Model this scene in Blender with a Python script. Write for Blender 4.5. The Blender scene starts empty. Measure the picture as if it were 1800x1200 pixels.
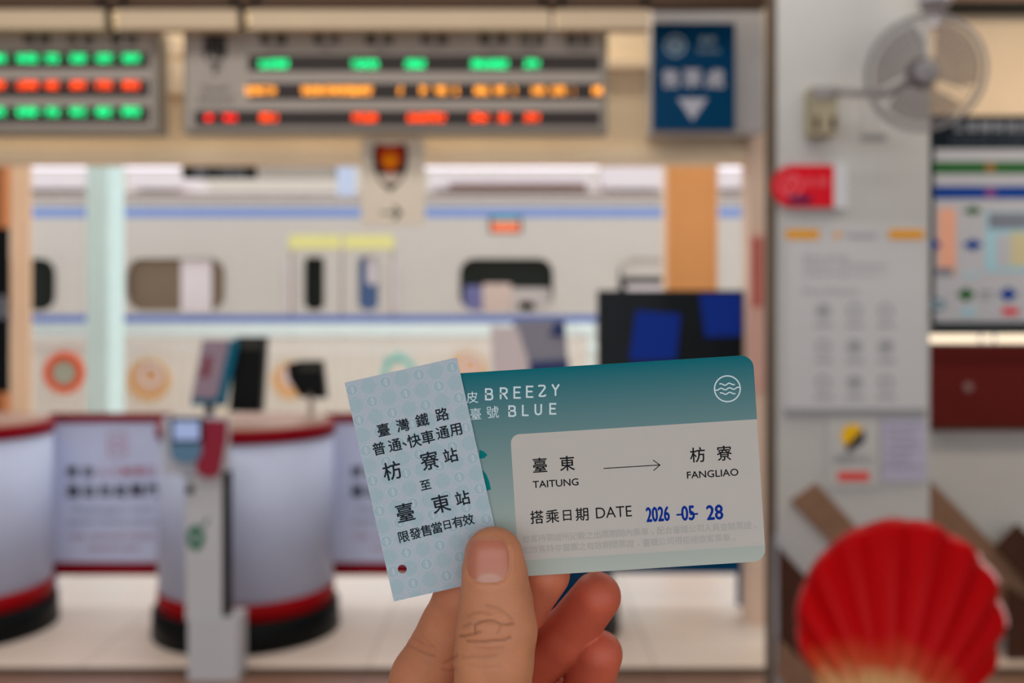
import bpy, bmesh, math, random
import numpy as np
from mathutils import Vector, Matrix
random.seed(7)
C = bpy.context.scene
COL = C.collection
EYE = 1.5          # height of the lens above the floor
F = 1800.0         # focal length in pixels of the 1800 px wide frame
HY = 540.0         # row of the horizon

# ------------------------------------------------------------------ camera, world, lights, exposure
cam_d = bpy.data.cameras.new('camera'); cam = bpy.data.objects.new('camera', cam_d); COL.objects.link(cam)
cam.location = (0, 0, EYE); cam.rotation_euler = (math.pi/2, 0, 0)
cam_d.sensor_width = 36; cam_d.lens = 36; cam_d.shift_y = -60/1800
cam_d.clip_start = 0.01; cam_d.clip_end = 200
cam_d.dof.use_dof = True; cam_d.dof.focus_distance = 0.2605; cam_d.dof.aperture_fstop = 10.6
C.camera = cam
C.view_settings.view_transform = 'Standard'; C.view_settings.look = 'None'
C.view_settings.exposure = 0.0; C.view_settings.gamma = 1.0; C.view_settings.use_curve_mapping = False
C.cycles.use_denoising = True
C.cycles.max_bounces = 8

w = bpy.data.worlds.new('overcast_sky'); C.world = w; w.use_nodes = True
bg = w.node_tree.nodes['Background']; bg.inputs[0].default_value = (0.91, 0.965, 1.0, 1); bg.inputs[1].default_value = 1.45

def area(name, loc, sx, sy, power, col, rot=(0, 0, 0)):
    l = bpy.data.lights.new(name, 'AREA'); l.shape = 'RECTANGLE'; l.size = sx; l.size_y = sy
    l.energy = power; l.color = col
    o = bpy.data.objects.new(name, l); o.location = loc; o.rotation_euler = rot; COL.objects.link(o); return o
area('header_fill_light', (-1.0, 4.66, 3.15), 5.0, 0.1, 26, (1.0, .93, .80))  # unseen lamp added behind the boards to brighten the header
area('hall_fill_light', (-1.2, 2.4, 3.1), 1.2, 0.3, 16, (1.0, .97, .92))  # unseen fill lamp added to light the hall
area('hall_fill_light', (0.9, 2.4, 3.1), 1.2, 0.3, 9, (1.0, .97, .92))  # second added fill, also out of view
area('wall_fill_light', (2.6, 3.2, 3.1), 1.2, 0.3, 26, (1.0, .88, .70))  # unseen fill added to brighten the right wall
area('header_wash_fill', (-1.0, 3.35, 3.12), 4.6, 0.25, 17, (1.0, .96, .90), (math.radians(38), 0, 0))  # unseen lamp added to wash the header and gate fronts

# ------------------------------------------------------------------ helpers
def P(px, py, Y):
    return Vector(((px-900)/F*Y, Y, EYE+(HY-py)/F*Y))
def lin(c):
    return tuple(((v/255)/12.92 if v <= 10 else (((v/255)+.055)/1.055)**2.4) for v in c)
MATS = {}
def mat(name, rgb, gain=1.0, rough=.6, metal=0, noise=.06, scale=6, emit=0, alpha=1, coat=0, spec=.06, bump=0):
    if name in MATS: return MATS[name]
    m = bpy.data.materials.new(name); m.use_nodes = True; nt = m.node_tree; b = nt.nodes['Principled BSDF']
    c = [v*gain for v in lin(rgb)]; c = [v*min(1, .92/max(c)) for v in c]
    b.inputs['Roughness'].default_value = rough; b.inputs['Metallic'].default_value = metal
    b.inputs['Specular IOR Level'].default_value = spec
    b.inputs['Coat Weight'].default_value = coat
    if noise:
        tc = nt.nodes.new('ShaderNodeTexCoord'); n = nt.nodes.new('ShaderNodeTexNoise'); n.inputs['Scale'].default_value = scale
        n.inputs['Detail'].default_value = 4
        r = nt.nodes.new('ShaderNodeMix'); r.data_type = 'RGBA'
        r.inputs['A'].default_value = (*[v*(1-noise) for v in c], 1); r.inputs['B'].default_value = (*[min(1, v*(1+noise)) for v in c], 1)
        nt.links.new(tc.outputs['Object'], n.inputs['Vector']); nt.links.new(n.outputs['Fac'], r.inputs['Factor'])
        nt.links.new(r.outputs['Result'], b.inputs['Base Color'])
        if bump:
            bp = nt.nodes.new('ShaderNodeBump'); bp.inputs['Strength'].default_value = bump
            nt.links.new(n.outputs['Fac'], bp.inputs['Height']); nt.links.new(bp.outputs['Normal'], b.inputs['Normal'])
    else:
        b.inputs['Base Color'].default_value = (*c, 1)
    if emit:
        b.inputs['Emission Color'].default_value = (*lin(rgb), 1); b.inputs['Emission Strength'].default_value = emit
    if alpha < 1: b.inputs['Alpha'].default_value = alpha
    MATS[name] = m; return m

def link(name, me, m=None, parent=None, loc=None):
    o = bpy.data.objects.new(name, me); COL.objects.link(o)
    if m is not None: me.materials.append(m) if not me.materials else None
    if parent is not None: o.parent = parent
    if loc is not None: o.location = loc
    return o
def finish(bm, name, m, parent=None, smooth=False, bevel=0, off=None):
    """the mesh's coordinates are in world space; a child's are made relative to its parent empty"""
    if bevel:
        bmesh.ops.bevel(bm, geom=[e for e in bm.edges if len(e.link_faces) == 2 and e.calc_face_angle() > .6], offset=bevel, segments=2, affect='EDGES', profile=.6)
    bmesh.ops.recalc_face_normals(bm, faces=bm.faces)
    org = Vector((0, 0, 0))
    if parent is not None:
        q = parent
        while q is not None: org += q.location; q = q.parent
    else:
        lo = [min(v.co[i] for v in bm.verts) for i in range(3)]; hi = [max(v.co[i] for v in bm.verts) for i in range(3)]
        org = Vector(((lo[0]+hi[0])/2, (lo[1]+hi[1])/2, lo[2]))
    me = bpy.data.meshes.new(name)
    bmesh.ops.translate(bm, verts=bm.verts, vec=-org)
    bm.to_mesh(me); bm.free()
    if smooth:
        for p in me.polygons: p.use_smooth = True
    o = link(name, me, m, parent)
    if parent is None: o.location = org
    return o
def tag(o, label, cat, group=None, kind=None):
    if label: o['label'] = label
    if cat: o['category'] = cat
    if group: o['group'] = group
    if kind: o['kind'] = kind
    return o
def thing(name, loc, label, cat, group=None, kind=None):
    o = bpy.data.objects.new(name, None); o.location = loc; o.empty_display_size = .05; COL.objects.link(o)
    return tag(o, label, cat, group, kind)
def structure(o):
    o['kind'] = 'structure'; return o
def add_box(bm, x0, x1, y0, y1, z0, z1):
    vs = [bm.verts.new((x, y, z)) for x in (x0, x1) for y in (y0, y1) for z in (z0, z1)]
    for f in ((0, 1, 3, 2), (4, 6, 7, 5), (0, 4, 5, 1), (2, 3, 7, 6), (0, 2, 6, 4), (1, 5, 7, 3)):
        bm.faces.new([vs[i] for i in f])
    return vs
def box(name, x0, x1, y0, y1, z0, z1, m, parent=None, bevel=0):
    bm = bmesh.new(); add_box(bm, min(x0, x1), max(x0, x1), y0, y1, min(z0, z1), max(z0, z1))
    return finish(bm, name, m, parent, bevel=bevel)
def pbox(name, x0, y0, x1, y1, Y, d, m, parent=None, bevel=0):
    """a box whose front face stands at distance Y and measures what the rectangle does there; d = its depth"""
    a = P(x0, y1, Y); b = P(x1, y0, Y)
    return box(name, a.x, b.x, Y, Y+d, a.z, b.z, m, parent, bevel)
def prism(name, pts, Y, d, m, parent=None, bevel=0):
    """polygon of (x,z) extruded in depth"""
    bm = bmesh.new()
    f = [bm.verts.new((x, Y, z)) for x, z in pts]; k = [bm.verts.new((x, Y+d, z)) for x, z in pts]
    bm.faces.new(f); bm.faces.new(k[::-1]); n = len(pts)
    for i in range(n): bm.faces.new((f[i], k[i], k[(i+1) % n], f[(i+1) % n]))
    return finish(bm, name, m, parent, bevel=bevel)
def pprism(name, pts, Y, d, m, parent=None, bevel=0):
    return prism(name, [(P(x, y, Y).x, P(x, y, Y).z) for x, y in pts], Y, d, m, parent, bevel)
def rrect(x0, z0, x1, z1, r, n=6, corners=(1, 1, 1, 1)):
    out = []
    for ci, (cx, cz, a) in enumerate(((x1-r, z1-r, 0), (x0+r, z1-r, 90), (x0+r, z0+r, 180), (x1-r, z0+r, 270))):
        if corners[ci]:
            for k in range(n+1):
                t = math.radians(a+90*k/n); out.append((cx+r*math.cos(t), cz+r*math.sin(t)))
        else:
            out.append(((x1, z1), (x0, z1), (x0, z0), (x1, z0))[ci])
    return out
def prr(name, x0, y0, x1, y1, r, Y, d, m, parent=None, bevel=0):
    a = P(x0, y1, Y); b = P(x1, y0, Y)
    return prism(name, rrect(a.x, a.z, b.x, b.z, r*Y/F), Y, d, m, parent, bevel)
def add_tube(bm, pts, r, n=10):
    rings = []
    for i, p in enumerate(pts):
        p = Vector(p); t = (Vector(pts[min(i+1, len(pts)-1)])-Vector(pts[max(i-1, 0)])).normalized()
        u = t.orthogonal().normalized() if i == 0 else (pu-t*pu.dot(t)).normalized()
        pu = u; v = t.cross(u)
        rr = r[i] if isinstance(r, (list, tuple)) else r
        rings.append([bm.verts.new(p+rr*(math.cos(2*math.pi*k/n)*u+math.sin(2*math.pi*k/n)*v)) for k in range(n)])
    for a, b in zip(rings, rings[1:]):
        for k in range(n): bm.faces.new((a[k], a[(k+1) % n], b[(k+1) % n], b[k]))
    bm.faces.new(rings[0][::-1]); bm.faces.new(rings[-1])
def tube(name, pts, r, m, parent=None, n=10):
    bm = bmesh.new(); add_tube(bm, pts, r, n); return finish(bm, name, m, parent, smooth=True)
def torus(bm, c, R, r, ax, n=40, k=8, frm=None):
    """ring about axis ax"""
    ax = Vector(ax).normalized(); u = ax.orthogonal().normalized(); v = ax.cross(u); g = []
    for i in range(n):
        a = 2*math.pi*i/n; d = math.cos(a)*u+math.sin(a)*v
        g.append([bm.verts.new(Vector(c)+d*(R+r*math.cos(2*math.pi*j/k))+ax*r*math.sin(2*math.pi*j/k)) for j in range(k)])
    for i in range(n):
        for j in range(k): bm.faces.new((g[i][j], g[(i+1) % n][j], g[(i+1) % n][(j+1) % k], g[i][(j+1) % k]))

# writing: outlines of the built-in font turned into thin meshes
_font_cache = {}
def text_polys(s, bold=0.0, res=4):
    key = (s, bold)
    if key in _font_cache: return _font_cache[key]
    cu = bpy.data.curves.new('t', 'FONT'); cu.body = s; cu.size = 1; cu.offset = bold; cu.resolution_u = res; cu.fill_mode = 'FRONT'
    o = bpy.data.objects.new('t', cu); COL.objects.link(o)
    dg = bpy.context.evaluated_depsgraph_get(); me = bpy.data.meshes.new_from_object(o.evaluated_get(dg))
    v = np.array([(p.co.x, p.co.y) for p in me.vertices]) if len(me.vertices) else np.zeros((0, 2))
    f = [tuple(p.vertices) for p in me.polygons]
    bpy.data.objects.remove(o); bpy.data.meshes.remove(me); bpy.data.curves.remove(cu)
    _font_cache[key] = (v, f); return v, f
class Print:
    """flat print on a plane: x right, z up, facing -y; overlapping pieces lie a hair apart"""
    def __init__(s): s.v = []; s.f = []; s.l = []; s.n = 0
    def _add(s, v, f, layer=0):
        n = len(s.v); s.v += [(float(a), float(b)) for a, b in v]; s.f += [tuple(i+n for i in q) for q in f]; s.l += [layer]*len(v)
    def glyph(s, ch, cx, cz, size, bold=.0, sx=1):
        v, f = text_polys(ch)
        if not len(v): return
        c = (v.min(0)+v.max(0))/2; q = (v-c)*size*np.array([sx, 1])+[cx, cz]; d = bold*size
        for k, (a, b) in enumerate(((0, 0), (d, 0), (-d, 0), (0, d), (0, -d)) if bold > 0 else ((0, 0),)): s._add(q+[a, b], f, k)
    def fit(s, st, x0, z0, x1, z1, bold=.0):
        v, f = text_polys(st)
        lo = v.min(0); hi = v.max(0); q = (v-lo)/(hi-lo)*[x1-x0, z1-z0]+[x0, z0]; d = bold*(z1-z0)
        for k, (a, b) in enumerate(((0, 0), (d, 0), (-d, 0), (0, d), (0, -d)) if bold > 0 else ((0, 0),)): s._add(q+[a, b], f, k)
    def poly(s, pts): s._add(pts, [tuple(range(len(pts)))], s.n % 7); s.n += 1
    def rect(s, x0, z0, x1, z1): s.poly([(x0, z0), (x1, z0), (x1, z1), (x0, z1)])
    def stroke(s, pts, wd, cap=True):
        """a mitred ribbon, one piece"""
        pts = [np.array(p, float) for p in pts]; pts = [p for i, p in enumerate(pts) if i == 0 or np.hypot(*(p-pts[i-1])) > 1e-9]
        n = len(pts); L = []; R_ = []
        for i, p in enumerate(pts):
            t0 = (p-pts[i-1]) if i else (pts[1]-p); t1 = (pts[i+1]-p) if i < n-1 else (p-pts[i-1])
            t0 = t0/np.hypot(*t0); t1 = t1/np.hypot(*t1); n0 = np.array([-t0[1], t0[0]]); n1 = np.array([-t1[1], t1[0]])
            m_ = n0+n1; m_ = m_/max(np.hypot(*m_), 1e-6); k = min(1/max(m_@n0, .35), 1.9)*wd/2
            e = 0*t0
            if cap and i == 0: e = -t1*wd*.3
            if cap and i == n-1: e = t0*wd*.3
            L.append(p+e+m_*k); R_.append(p+e-m_*k)
        s._add(L+R_, [(n+i, n+i+1, i+1, i) for i in range(n-1)], s.n % 7); s.n += 1
    def ring(s, cx, cz, rx, wd, rz=None, n=40):
        rz = rz or rx; a = [2*math.pi*k/n for k in range(n)]
        s._add([(cx+(rx+wd/2)*math.cos(t), cz+(rz+wd/2)*math.sin(t)) for t in a]+[(cx+(rx-wd/2)*math.cos(t), cz+(rz-wd/2)*math.sin(t)) for t in a], [(k, (k+1) % n, n+(k+1) % n, n+k) for k in range(n)], s.n % 7); s.n += 1
    def disc(s, cx, cz, r, n=20): s.poly([(cx+r*math.cos(2*math.pi*k/n), cz+r*math.sin(2*math.pi*k/n)) for k in range(n)])
    def make(s, name, y, m, parent, world=True):
        org = Vector((0, 0, 0))
        if world:
            q = parent
            while q is not None: org += q.location; q = q.parent
        inc = 2e-4 if world else 4e-6
        me = bpy.data.meshes.new(name)
        me.from_pydata([(x-org.x, y-inc*l-org.y, z-org.z) for (x, z), l in zip(s.v, s.l)], [], s.f); me.validate()
        return link(name, me, m, parent)
def wtext(st, px0, py0, px1, py1, Y, m, parent, bold=.0, name='lettering'):
    a = P(px0, py1, Y); b = P(px1, py0, Y); p = Print(); p.fit(st, a.x, a.z, b.x, b.z, bold); return p.make(name, Y, m, parent)
def wglyphs(lst, Y, m, parent, bold=.0, name='lettering'):
    p = Print()
    for ch, px, py, size in lst:
        q = P(px, py, Y); p.glyph(ch, q.x, q.z, size*Y/F, bold)
    return p.make(name, Y, m, parent)

# ------------------------------------------------------------------ materials
GI, GO = 1.60, 1.17      # paint brightness that the photographed colours imply indoors / outdoors
M = {}
def defm(key, rgb, gain=GI, **k): M[key] = mat(key, rgb, gain, **k)
defm('wall_paint', (158, 158, 157)); defm('cream_paint', (186, 169, 144)); defm('cream_light', (212, 194, 168))
defm('warm_wall', (222, 199, 170)); defm('dark_brown', (70, 55, 45)); defm('board_grey', (135, 128, 122), metal=0, rough=.5)
defm('board_edge', (112, 106, 98)); defm('slot_black', (48, 44, 44), rough=.4); defm('ink_dark', (50, 48, 48), noise=0)
defm('valance', (178, 160, 137), 1.3); defm('black', (14, 15, 16), rough=.35); defm('soft_black', (30, 30, 32), rough=.5)
defm('sign_blue', (0, 50, 84), rough=.35, noise=.03); defm('sign_white', (150, 152, 165), noise=0); defm('grey_panel', (148, 146, 148))
defm('white_drum', (140, 146, 166), 2.1, rough=.4, coat=.05); defm('dark_red', (108, 4, 18), rough=.4); defm('lower_red', (122, 6, 12), rough=.4)
defm('panel_white', (144, 149, 168), 2.15, rough=.5); defm('post_grey', (148, 148, 151), 1.95, rough=.4); defm('counter_tan', (140, 112, 100), rough=.4)
defm('orange_column', (203, 141, 88), GO*1.3, rough=.6); defm('peach_column', (226, 188, 156), 1.45)
defm('mint_steel', (203, 224, 221), GO*1.2, rough=.4); defm('train_body', (196, 186, 178), GO, rough=.45, noise=.03)
defm('train_blue', (125, 145, 195), GO); defm('train_blue_dark', (90, 115, 180), GO); defm('train_yellow', (222, 212, 140), GO)
defm('train_white', (218, 204, 206), GO); defm('roof_grey', (136, 108, 100), GO, rough=.6); defm('glass_dark', (38, 40, 36), 1, rough=.12)
defm('train_brown', (122, 103, 86), GO); defm('fence_white', (232, 244, 242), GO*1.3); defm('fence_bar', (222, 214, 206), GO)
defm('ring_orange', (228, 92, 50), GO*1.1); defm('disc_wood', (222, 172, 125), GO); defm('teal_paint', (110, 185, 175), GO)
defm('map_white', (150, 152, 160)); defm('map_green', (34, 80, 40)); defm('map_blue', (10, 50, 120)); defm('map_dark', (14, 22, 30))
defm('map_peach', (190, 140, 120)); defm('map_pale_blue', (130, 165, 180)); defm('map_grey', (100, 105, 118)); defm('map_sand', (165, 158, 130))
defm('maroon', (75, 22, 20), rough=.5); defm('plank_brown', (112, 86, 70), rough=.7, noise=.2, scale=14); defm('plank_dark', (60, 38, 30), noise=.2)
defm('amber', (190, 132, 30)); defm('poster_paper', (163, 163, 166), noise=.02); defm('poster_grey', (128, 130, 134), noise=0); defm('paper_lilac', (152, 150, 168))
defm('sticker_red', (178, 18, 32), rough=.4); defm('green_sticker', (12, 104, 74), 1.2); defm('fan_grey', (120, 118, 120), rough=.4); defm('fan_box', (135, 128, 108))
defm('blade', (98, 88, 90), rough=.3, noise=0, alpha=.62, gain=1.2); defm('metal', (150, 150, 158), metal=.5, rough=.35)
defm('reader_blue', (80, 110, 135), rough=.3); defm('tag_maroon', (120, 36, 50), rough=.5)
M['reader_screen'] = mat('reader_screen', (150, 165, 205), .5, emit=.75, noise=0)
M['tube_light'] = mat('tube_light', (245, 240, 255), 1, emit=1.25, noise=0)
M['counter_tube'] = mat('counter_tube', (250, 232, 205), 1, emit=1.0, noise=0)
M['led_green'] = mat('led_green', (0, 222, 128), .3, emit=5.0, noise=0)
M['led_orange'] = mat('led_orange', (255, 160, 55), .3, emit=4.8, noise=0)
M['led_red'] = mat('led_red', (255, 22, 2), .3, emit=4.8, noise=0)
M['led_scarlet'] = mat('led_scarlet', (255, 70, 2), .3, emit=4.8, noise=0)
M['screen_blue'] = mat('screen_blue', (22, 50, 140), .5, emit=.35, noise=0)
M['train_led'] = mat('train_led', (255, 130, 90), .5, emit=.6, noise=0)

# ------------------------------------------------------------------ room shell and ground
def floor_mat(name, c1, c2, sx, sy, rough):
    m = bpy.data.materials.new(name); m.use_nodes = True; nt = m.node_tree; b = nt.nodes['Principled BSDF']
    tc = nt.nodes.new('ShaderNodeTexCoord'); br = nt.nodes.new('ShaderNodeTexBrick')
    br.offset = 0; br.inputs['Scale'].default_value = 1; br.inputs['Brick Width'].default_value = sx; br.inputs['Row Height'].default_value = sy
    br.inputs['Mortar Size'].default_value = .006
    br.inputs['Color1'].default_value = (*lin(c1), 1); br.inputs['Color2'].default_value = (*lin(c2), 1); br.inputs['Mortar'].default_value = (*[v*.7 for v in lin(c1)], 1)
    nt.links.new(tc.outputs['Object'], br.inputs['Vector']); nt.links.new(br.outputs['Color'], b.inputs['Base Color'])
    b.inputs['Roughness'].default_value = rough; return m
fm_out = floor_mat('pale_floor_tiles', (244, 226, 212), (238, 218, 204), .6, .6, .35)
fm_in = floor_mat('brown_floor_tiles', (160, 124, 106), (152, 116, 98), .3, .3, .3)
structure(box('floor', -6, 6, -4, 4.17, -.2, 0, fm_in))
structure(box('floor', -9, 9, 4.25, 11.1, -.2, 0, fm_out))
structure(box('trim_1', -9, 9, 4.17, 4.25, -.2, .006, M['dark_brown']))
structure(box('ceiling', -6, 6, -3, 5.0, 3.2, 3.3, mat('ceiling_paint', (225, 222, 215), 1)))
structure(box('wall_left', -6.1, -6, -4, 5.0, 0, 3.2, M['wall_paint']))
structure(box('wall_right', 6, 6.1, -4, 5.0, 0, 3.2, M['wall_paint']))
# wall with the wide opening to the platform
a = P(0, 283, 4.9); top_open = a.z
structure(box('wall_back', -6, P(1350, 0, 4.9).x, 4.9, 5.0, top_open, 3.2, M['cream_paint']))
structure(box('trim_2', -6, P(1345, 0, 4.9).x, 4.86, 5.02, top_open-.01, P(0, 262, 4.86).z, M['cream_light'], bevel=.004))
structure(box('trim_3', -6, P(1145, 0, 4.88).x, 4.85, 4.9, P(0, 118, 4.85).z, P(0, 102, 4.85).z, M['cream_light']))
structure(box('wall_left_back', -8, P(-12, 0, 6.6).x, 6.64, 6.74, 0, 3.4, M['dark_brown']))
jamb = structure(box('trim_4', P(1312, 0, 4.9).x, P(1352, 0, 4.9).x+.02, 4.85, 5.0, 0, P(0, 236, 4.9).z, mat('jamb_cream', (196, 172, 155), GI)))
# right hand wall behind the pillar
structure(box('wall_right_back', P(1345, 0, 4.5).x+.16, 6, 4.5, 4.6, 0, 3.2, M['wall_paint']))
structure(box('trim_5', P(1600, 0, 4.46).x, 6, 4.46, 4.5, P(0, 205, 4.46).z, P(0, 26, 4.46).z, M['warm_wall']))
structure(box('trim_6', P(1600, 0, 4.4).x, 6, 4.36, 4.5, P(0, 20, 4.4).z, P(0, 7, 4.4).z, M['black']))
structure(box('trim_7', P(1600, 0, 4.4).x, 6, 4.38, 4.5, P(0, 7, 4.4).z, 3.2, mat('upper_brown', (130, 105, 90), GI)))

# posters on the jamb
t = thing('notice_strip', P(1328, 560, 4.84), 'narrow blurred red and pink notice strip on cream door jamb', 'notice')
pbox('sheet', 1316, 410, 1343, 690, 4.835, .01, mat('pink_sheet', (190, 150, 140), GI), t)
pbox('print', 1322, 418, 1341, 540, 4.833, .002, mat('red_print', (168, 92, 84), GI), t)

# end columns of the opening
CYL = 6.6; ctop = P(0, 240, CYL).z
t = structure(thing('trim_8', P(30, 1136, CYL), None, None))
box('face', P(18, 0, CYL).x, P(52, 0, CYL).x, CYL, CYL+.03, 0, ctop, M['peach_column'], t, bevel=.003)
rust = mat('column_rust', (190, 120, 75), GO*1.2)
box('edge', P(-2, 0, CYL).x, P(18, 0, CYL).x, CYL+.01, CYL+.03, P(0, 400, CYL).z, ctop, rust, t)
box('edge', P(-2, 0, CYL).x, P(18, 0, CYL).x, CYL+.01, CYL+.03, 0, P(0, 690, CYL).z, rust, t)
t = thing('door_leaf', P(0, 690, CYL+.02), 'narrow black door leaf at the far left edge beside the peach column', 'door')
box('leaf', P(-11, 0, CYL).x, P(13, 0, CYL).x, CYL+.01, CYL+.03, P(0, 690, CYL).z, P(0, 400, CYL).z, M['black'], t)
box('handle', P(2, 0, CYL).x, P(8, 0, CYL).x, CYL-.01, CYL+.01, P(0, 560, CYL).z, P(0, 520, CYL).z, M['metal'], t)

# orange column right of the middle, steel column left
o = structure(box('trim_9', P(1173, 0, 6.3).x, P(1258, 0, 6.3).x, 6.3, 6.42, 0, 2.95, M['orange_column'], bevel=.003))
structure(box('trim_10', P(1173, 0, 6.3).x-.012, P(1173, 0, 6.3).x, 6.29, 6.42, 0, 2.95, M['peach_column']))
structure(box('trim_10', P(1258, 0, 6.3).x, P(1258, 0, 6.3).x+.015, 6.29, 6.42, 0, 2.95, M['peach_column']))
t = thing('steel_column', (P(185, 0, 7).x, 7.1, 0), 'pale mint green steel column standing on platform left of the reader post', 'column')
xl = P(152, 0, 7).x; xr = P(190, 0, 7).x
box('shaft', xl, xr, 7.0, 7.29, 0, 3.1, M['mint_steel'], t, bevel=.004)
box('base_plate', xl-.05, xr+.05, 6.95, 7.34, 0, .02, M['mint_steel'], t)

# ------------------------------------------------------------------ train behind the opening
tr = thing('train', (0, 12.2, 0), 'long off white passenger train with blue stripes standing behind the platform fence', 'train')
TY = 12.0
def Tz(py): return P(0, py, TY).z
def Tx(px): return P(px, 0, TY).x
bm = bmesh.new()
prof = [(TY+.02, -.1), (TY, .4), (TY, Tz(372)), (TY+.05, Tz(350)), (TY+.22, Tz(336)), (TY+.6, Tz(326)), (TY+1.5, Tz(318)), (TY+2.6, Tz(330)), (TY+2.9, Tz(380)), (TY+2.9, -.1)]
A = [bm.verts.new((-11, y, z)) for y, z in prof]; B = [bm.verts.new((11, y, z)) for y, z in prof]
# window and door openings are cut as recessed bays, so the side is built as strips
wins = [(-60, 98), (222, 395), (808, 972), (1088, 1250)]
for i in range(len(prof)):
    if i == 1: continue
    j = (i+1) % len(prof); bm.faces.new((A[i], A[j], B[j], B[i]))
bm.faces.new(A); bm.faces.new(B[::-1])
finish(bm, 'roof', M['train_body'], tr)
def side_panel(y0, y1, x0, x1): return pbox('side_panel', x0, y0, x1, y1, TY, .05, M['train_body'], tr)
side_panel(372, 452, -750, 2550); side_panel(548, 1000, -750, 2550)
xs = [-750]+[v for w_ in wins for v in w_]+[2550]
segs = [(xs[i], xs[i+1]) for i in range(0, len(xs), 2)]
for s0, s1 in segs:
    if s0 < 535 < s1:
        side_panel(452, 548, s0, 535); side_panel(452, 548, 570, 630); side_panel(452, 548, 665, s1)
    else: side_panel(452, 548, s0, s1)
def frame_piece(x0, y0, x1, y1, r, mt, Yf=TY-.012):
    """a rounded frame around an opening (ring with rounded inner edge)"""
    bm = bmesh.new(); a = P(x0-3, y1+3, TY); b = P(x1+3, y0-3, TY); c = P(x0, y1, TY); d = P(x1, y0, TY); k = TY/F
    o_ = rrect(a.x, a.z, b.x, b.z, 3*k); i_ = rrect(c.x, c.z, d.x, d.z, r*k)
    def lay(y): return [bm.verts.new((x, y, z)) for x, z in o_], [bm.verts.new((x, y, z)) for x, z in i_]
    of, if_ = lay(Yf); ob, ib = lay(TY+.06); n = len(o_)
    for q in range(n):
        r_ = (q+1) % n
        bm.faces.new((of[q], of[r_], if_[r_], if_[q])); bm.faces.new((ob[q], ob[r_], ib[r_], ib[q])); bm.faces.new((of[q], ob[q], ob[r_], of[r_])); bm.faces.new((if_[q], ib[q], ib[r_], if_[r_]))
    return finish(bm, 'window_frame', mt, tr)
for (x0, x1) in wins:
    fr = frame_piece(x0, 454, x1, 546, 26, M['train_body'])
    pbox('window_pane', x0-2, 452, x1+2, 548, TY+.06, .01, M['glass_dark'] if x0 not in (222,) else M['train_brown'], fr)
# what the panes show: pale strips, and plates whose colours imitate reflections
pbox('pale_pane_strip', 318, 456, 372, 546, TY+.05, .008, M['train_white'], tr)  # white strip painting a bright column's reflection in the glass
for (x0, y0, x1, y1, c) in ((815, 502, 848, 546, (110, 108, 150)), (848, 498, 900, 546, (200, 175, 165)), (900, 506, 968, 546, (185, 172, 168)), (912, 530, 940, 546, (235, 180, 150))):  # coloured plates painting the reflections low in this pane
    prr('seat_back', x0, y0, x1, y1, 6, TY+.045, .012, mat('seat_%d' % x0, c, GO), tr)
pbox('pale_pane_strip', 1100, 500, 1250, 546, TY+.045, .012, M['train_white'], tr); pbox('pale_pane_strip', 1092, 455, 1250, 487, TY+.045, .012, M['train_body'], tr)
for x0, x1, c in ((535, 570, 'glass_dark'), (630, 665, 'train_blue_dark')):
    fr = frame_piece(x0, 448, x1, 545, 13, M['train_body']); fr.name = 'door_window_frame'
    pbox('window_pane', x0-2, 446, x1+2, 547, TY+.06, .01, M[c] if c == 'glass_dark' else mat('pane_blue', (85, 105, 145), GO), fr)
prr('door_reflector', 645, 452, 664, 500, 8, TY+.052, .006, M['train_white'], tr)
pbox('blue_stripe', -750, 365, 2550, 382, TY-.006, .01, M['train_blue'], tr)
pbox('blue_stripe', -750, 554, 2550, 566, TY-.006, .01, M['train_blue_dark'], tr)
for x0, x1 in ((508, 598), (604, 692)): pbox('door_header', x0, 413, x1, 437, TY-.01, .02, M['train_yellow'], tr)
for x in (512, 600, 690): pbox('door_seam', x-1, 440, x+2, 900, TY-.004, .006, M['roof_grey'], tr)
for x in (505, 692): pbox('grab_rail', x-1, 455, x+4, 545, TY-.05, .02, M['train_white'], tr)
for y, h in ((338, 4), (349, 3)): pbox('gutter', -750, y, 2550, y+h, TY-.02 if y > 340 else TY+.10, .03, M['roof_grey'], tr)
db = pbox('destination_display', 860, 380, 917, 409, TY-.012, .02, M['soft_black'], tr); db['label'] = 'orange lit destination display'
pbox('display_text', 864, 390, 913, 407, TY-.016, .003, M['train_led'], db); pbox('display_band', 864, 382, 913, 389, TY-.016, .003, M['teal_paint'], db)
for x0, x1, y0 in ((755, 1040, 305), (1060, 1168, 292), (1258, 1330, 300), (-100, 150, 302), (225, 315, 302)):
    prr('roof_unit', x0, y0, x1, 331, 6, TY+.5, 1.2, M['train_white'], tr)
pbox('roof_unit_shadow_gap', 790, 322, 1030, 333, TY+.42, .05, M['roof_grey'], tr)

# far side: pale building beyond the train that closes the view
o = tag(box('station_building', -16, 16, 20, 20.4, 0, 4.6, mat('far_wall', (186, 174, 162), GO, noise=.05)), 'pale far wall seen above the roof of the train', 'building')

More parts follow.
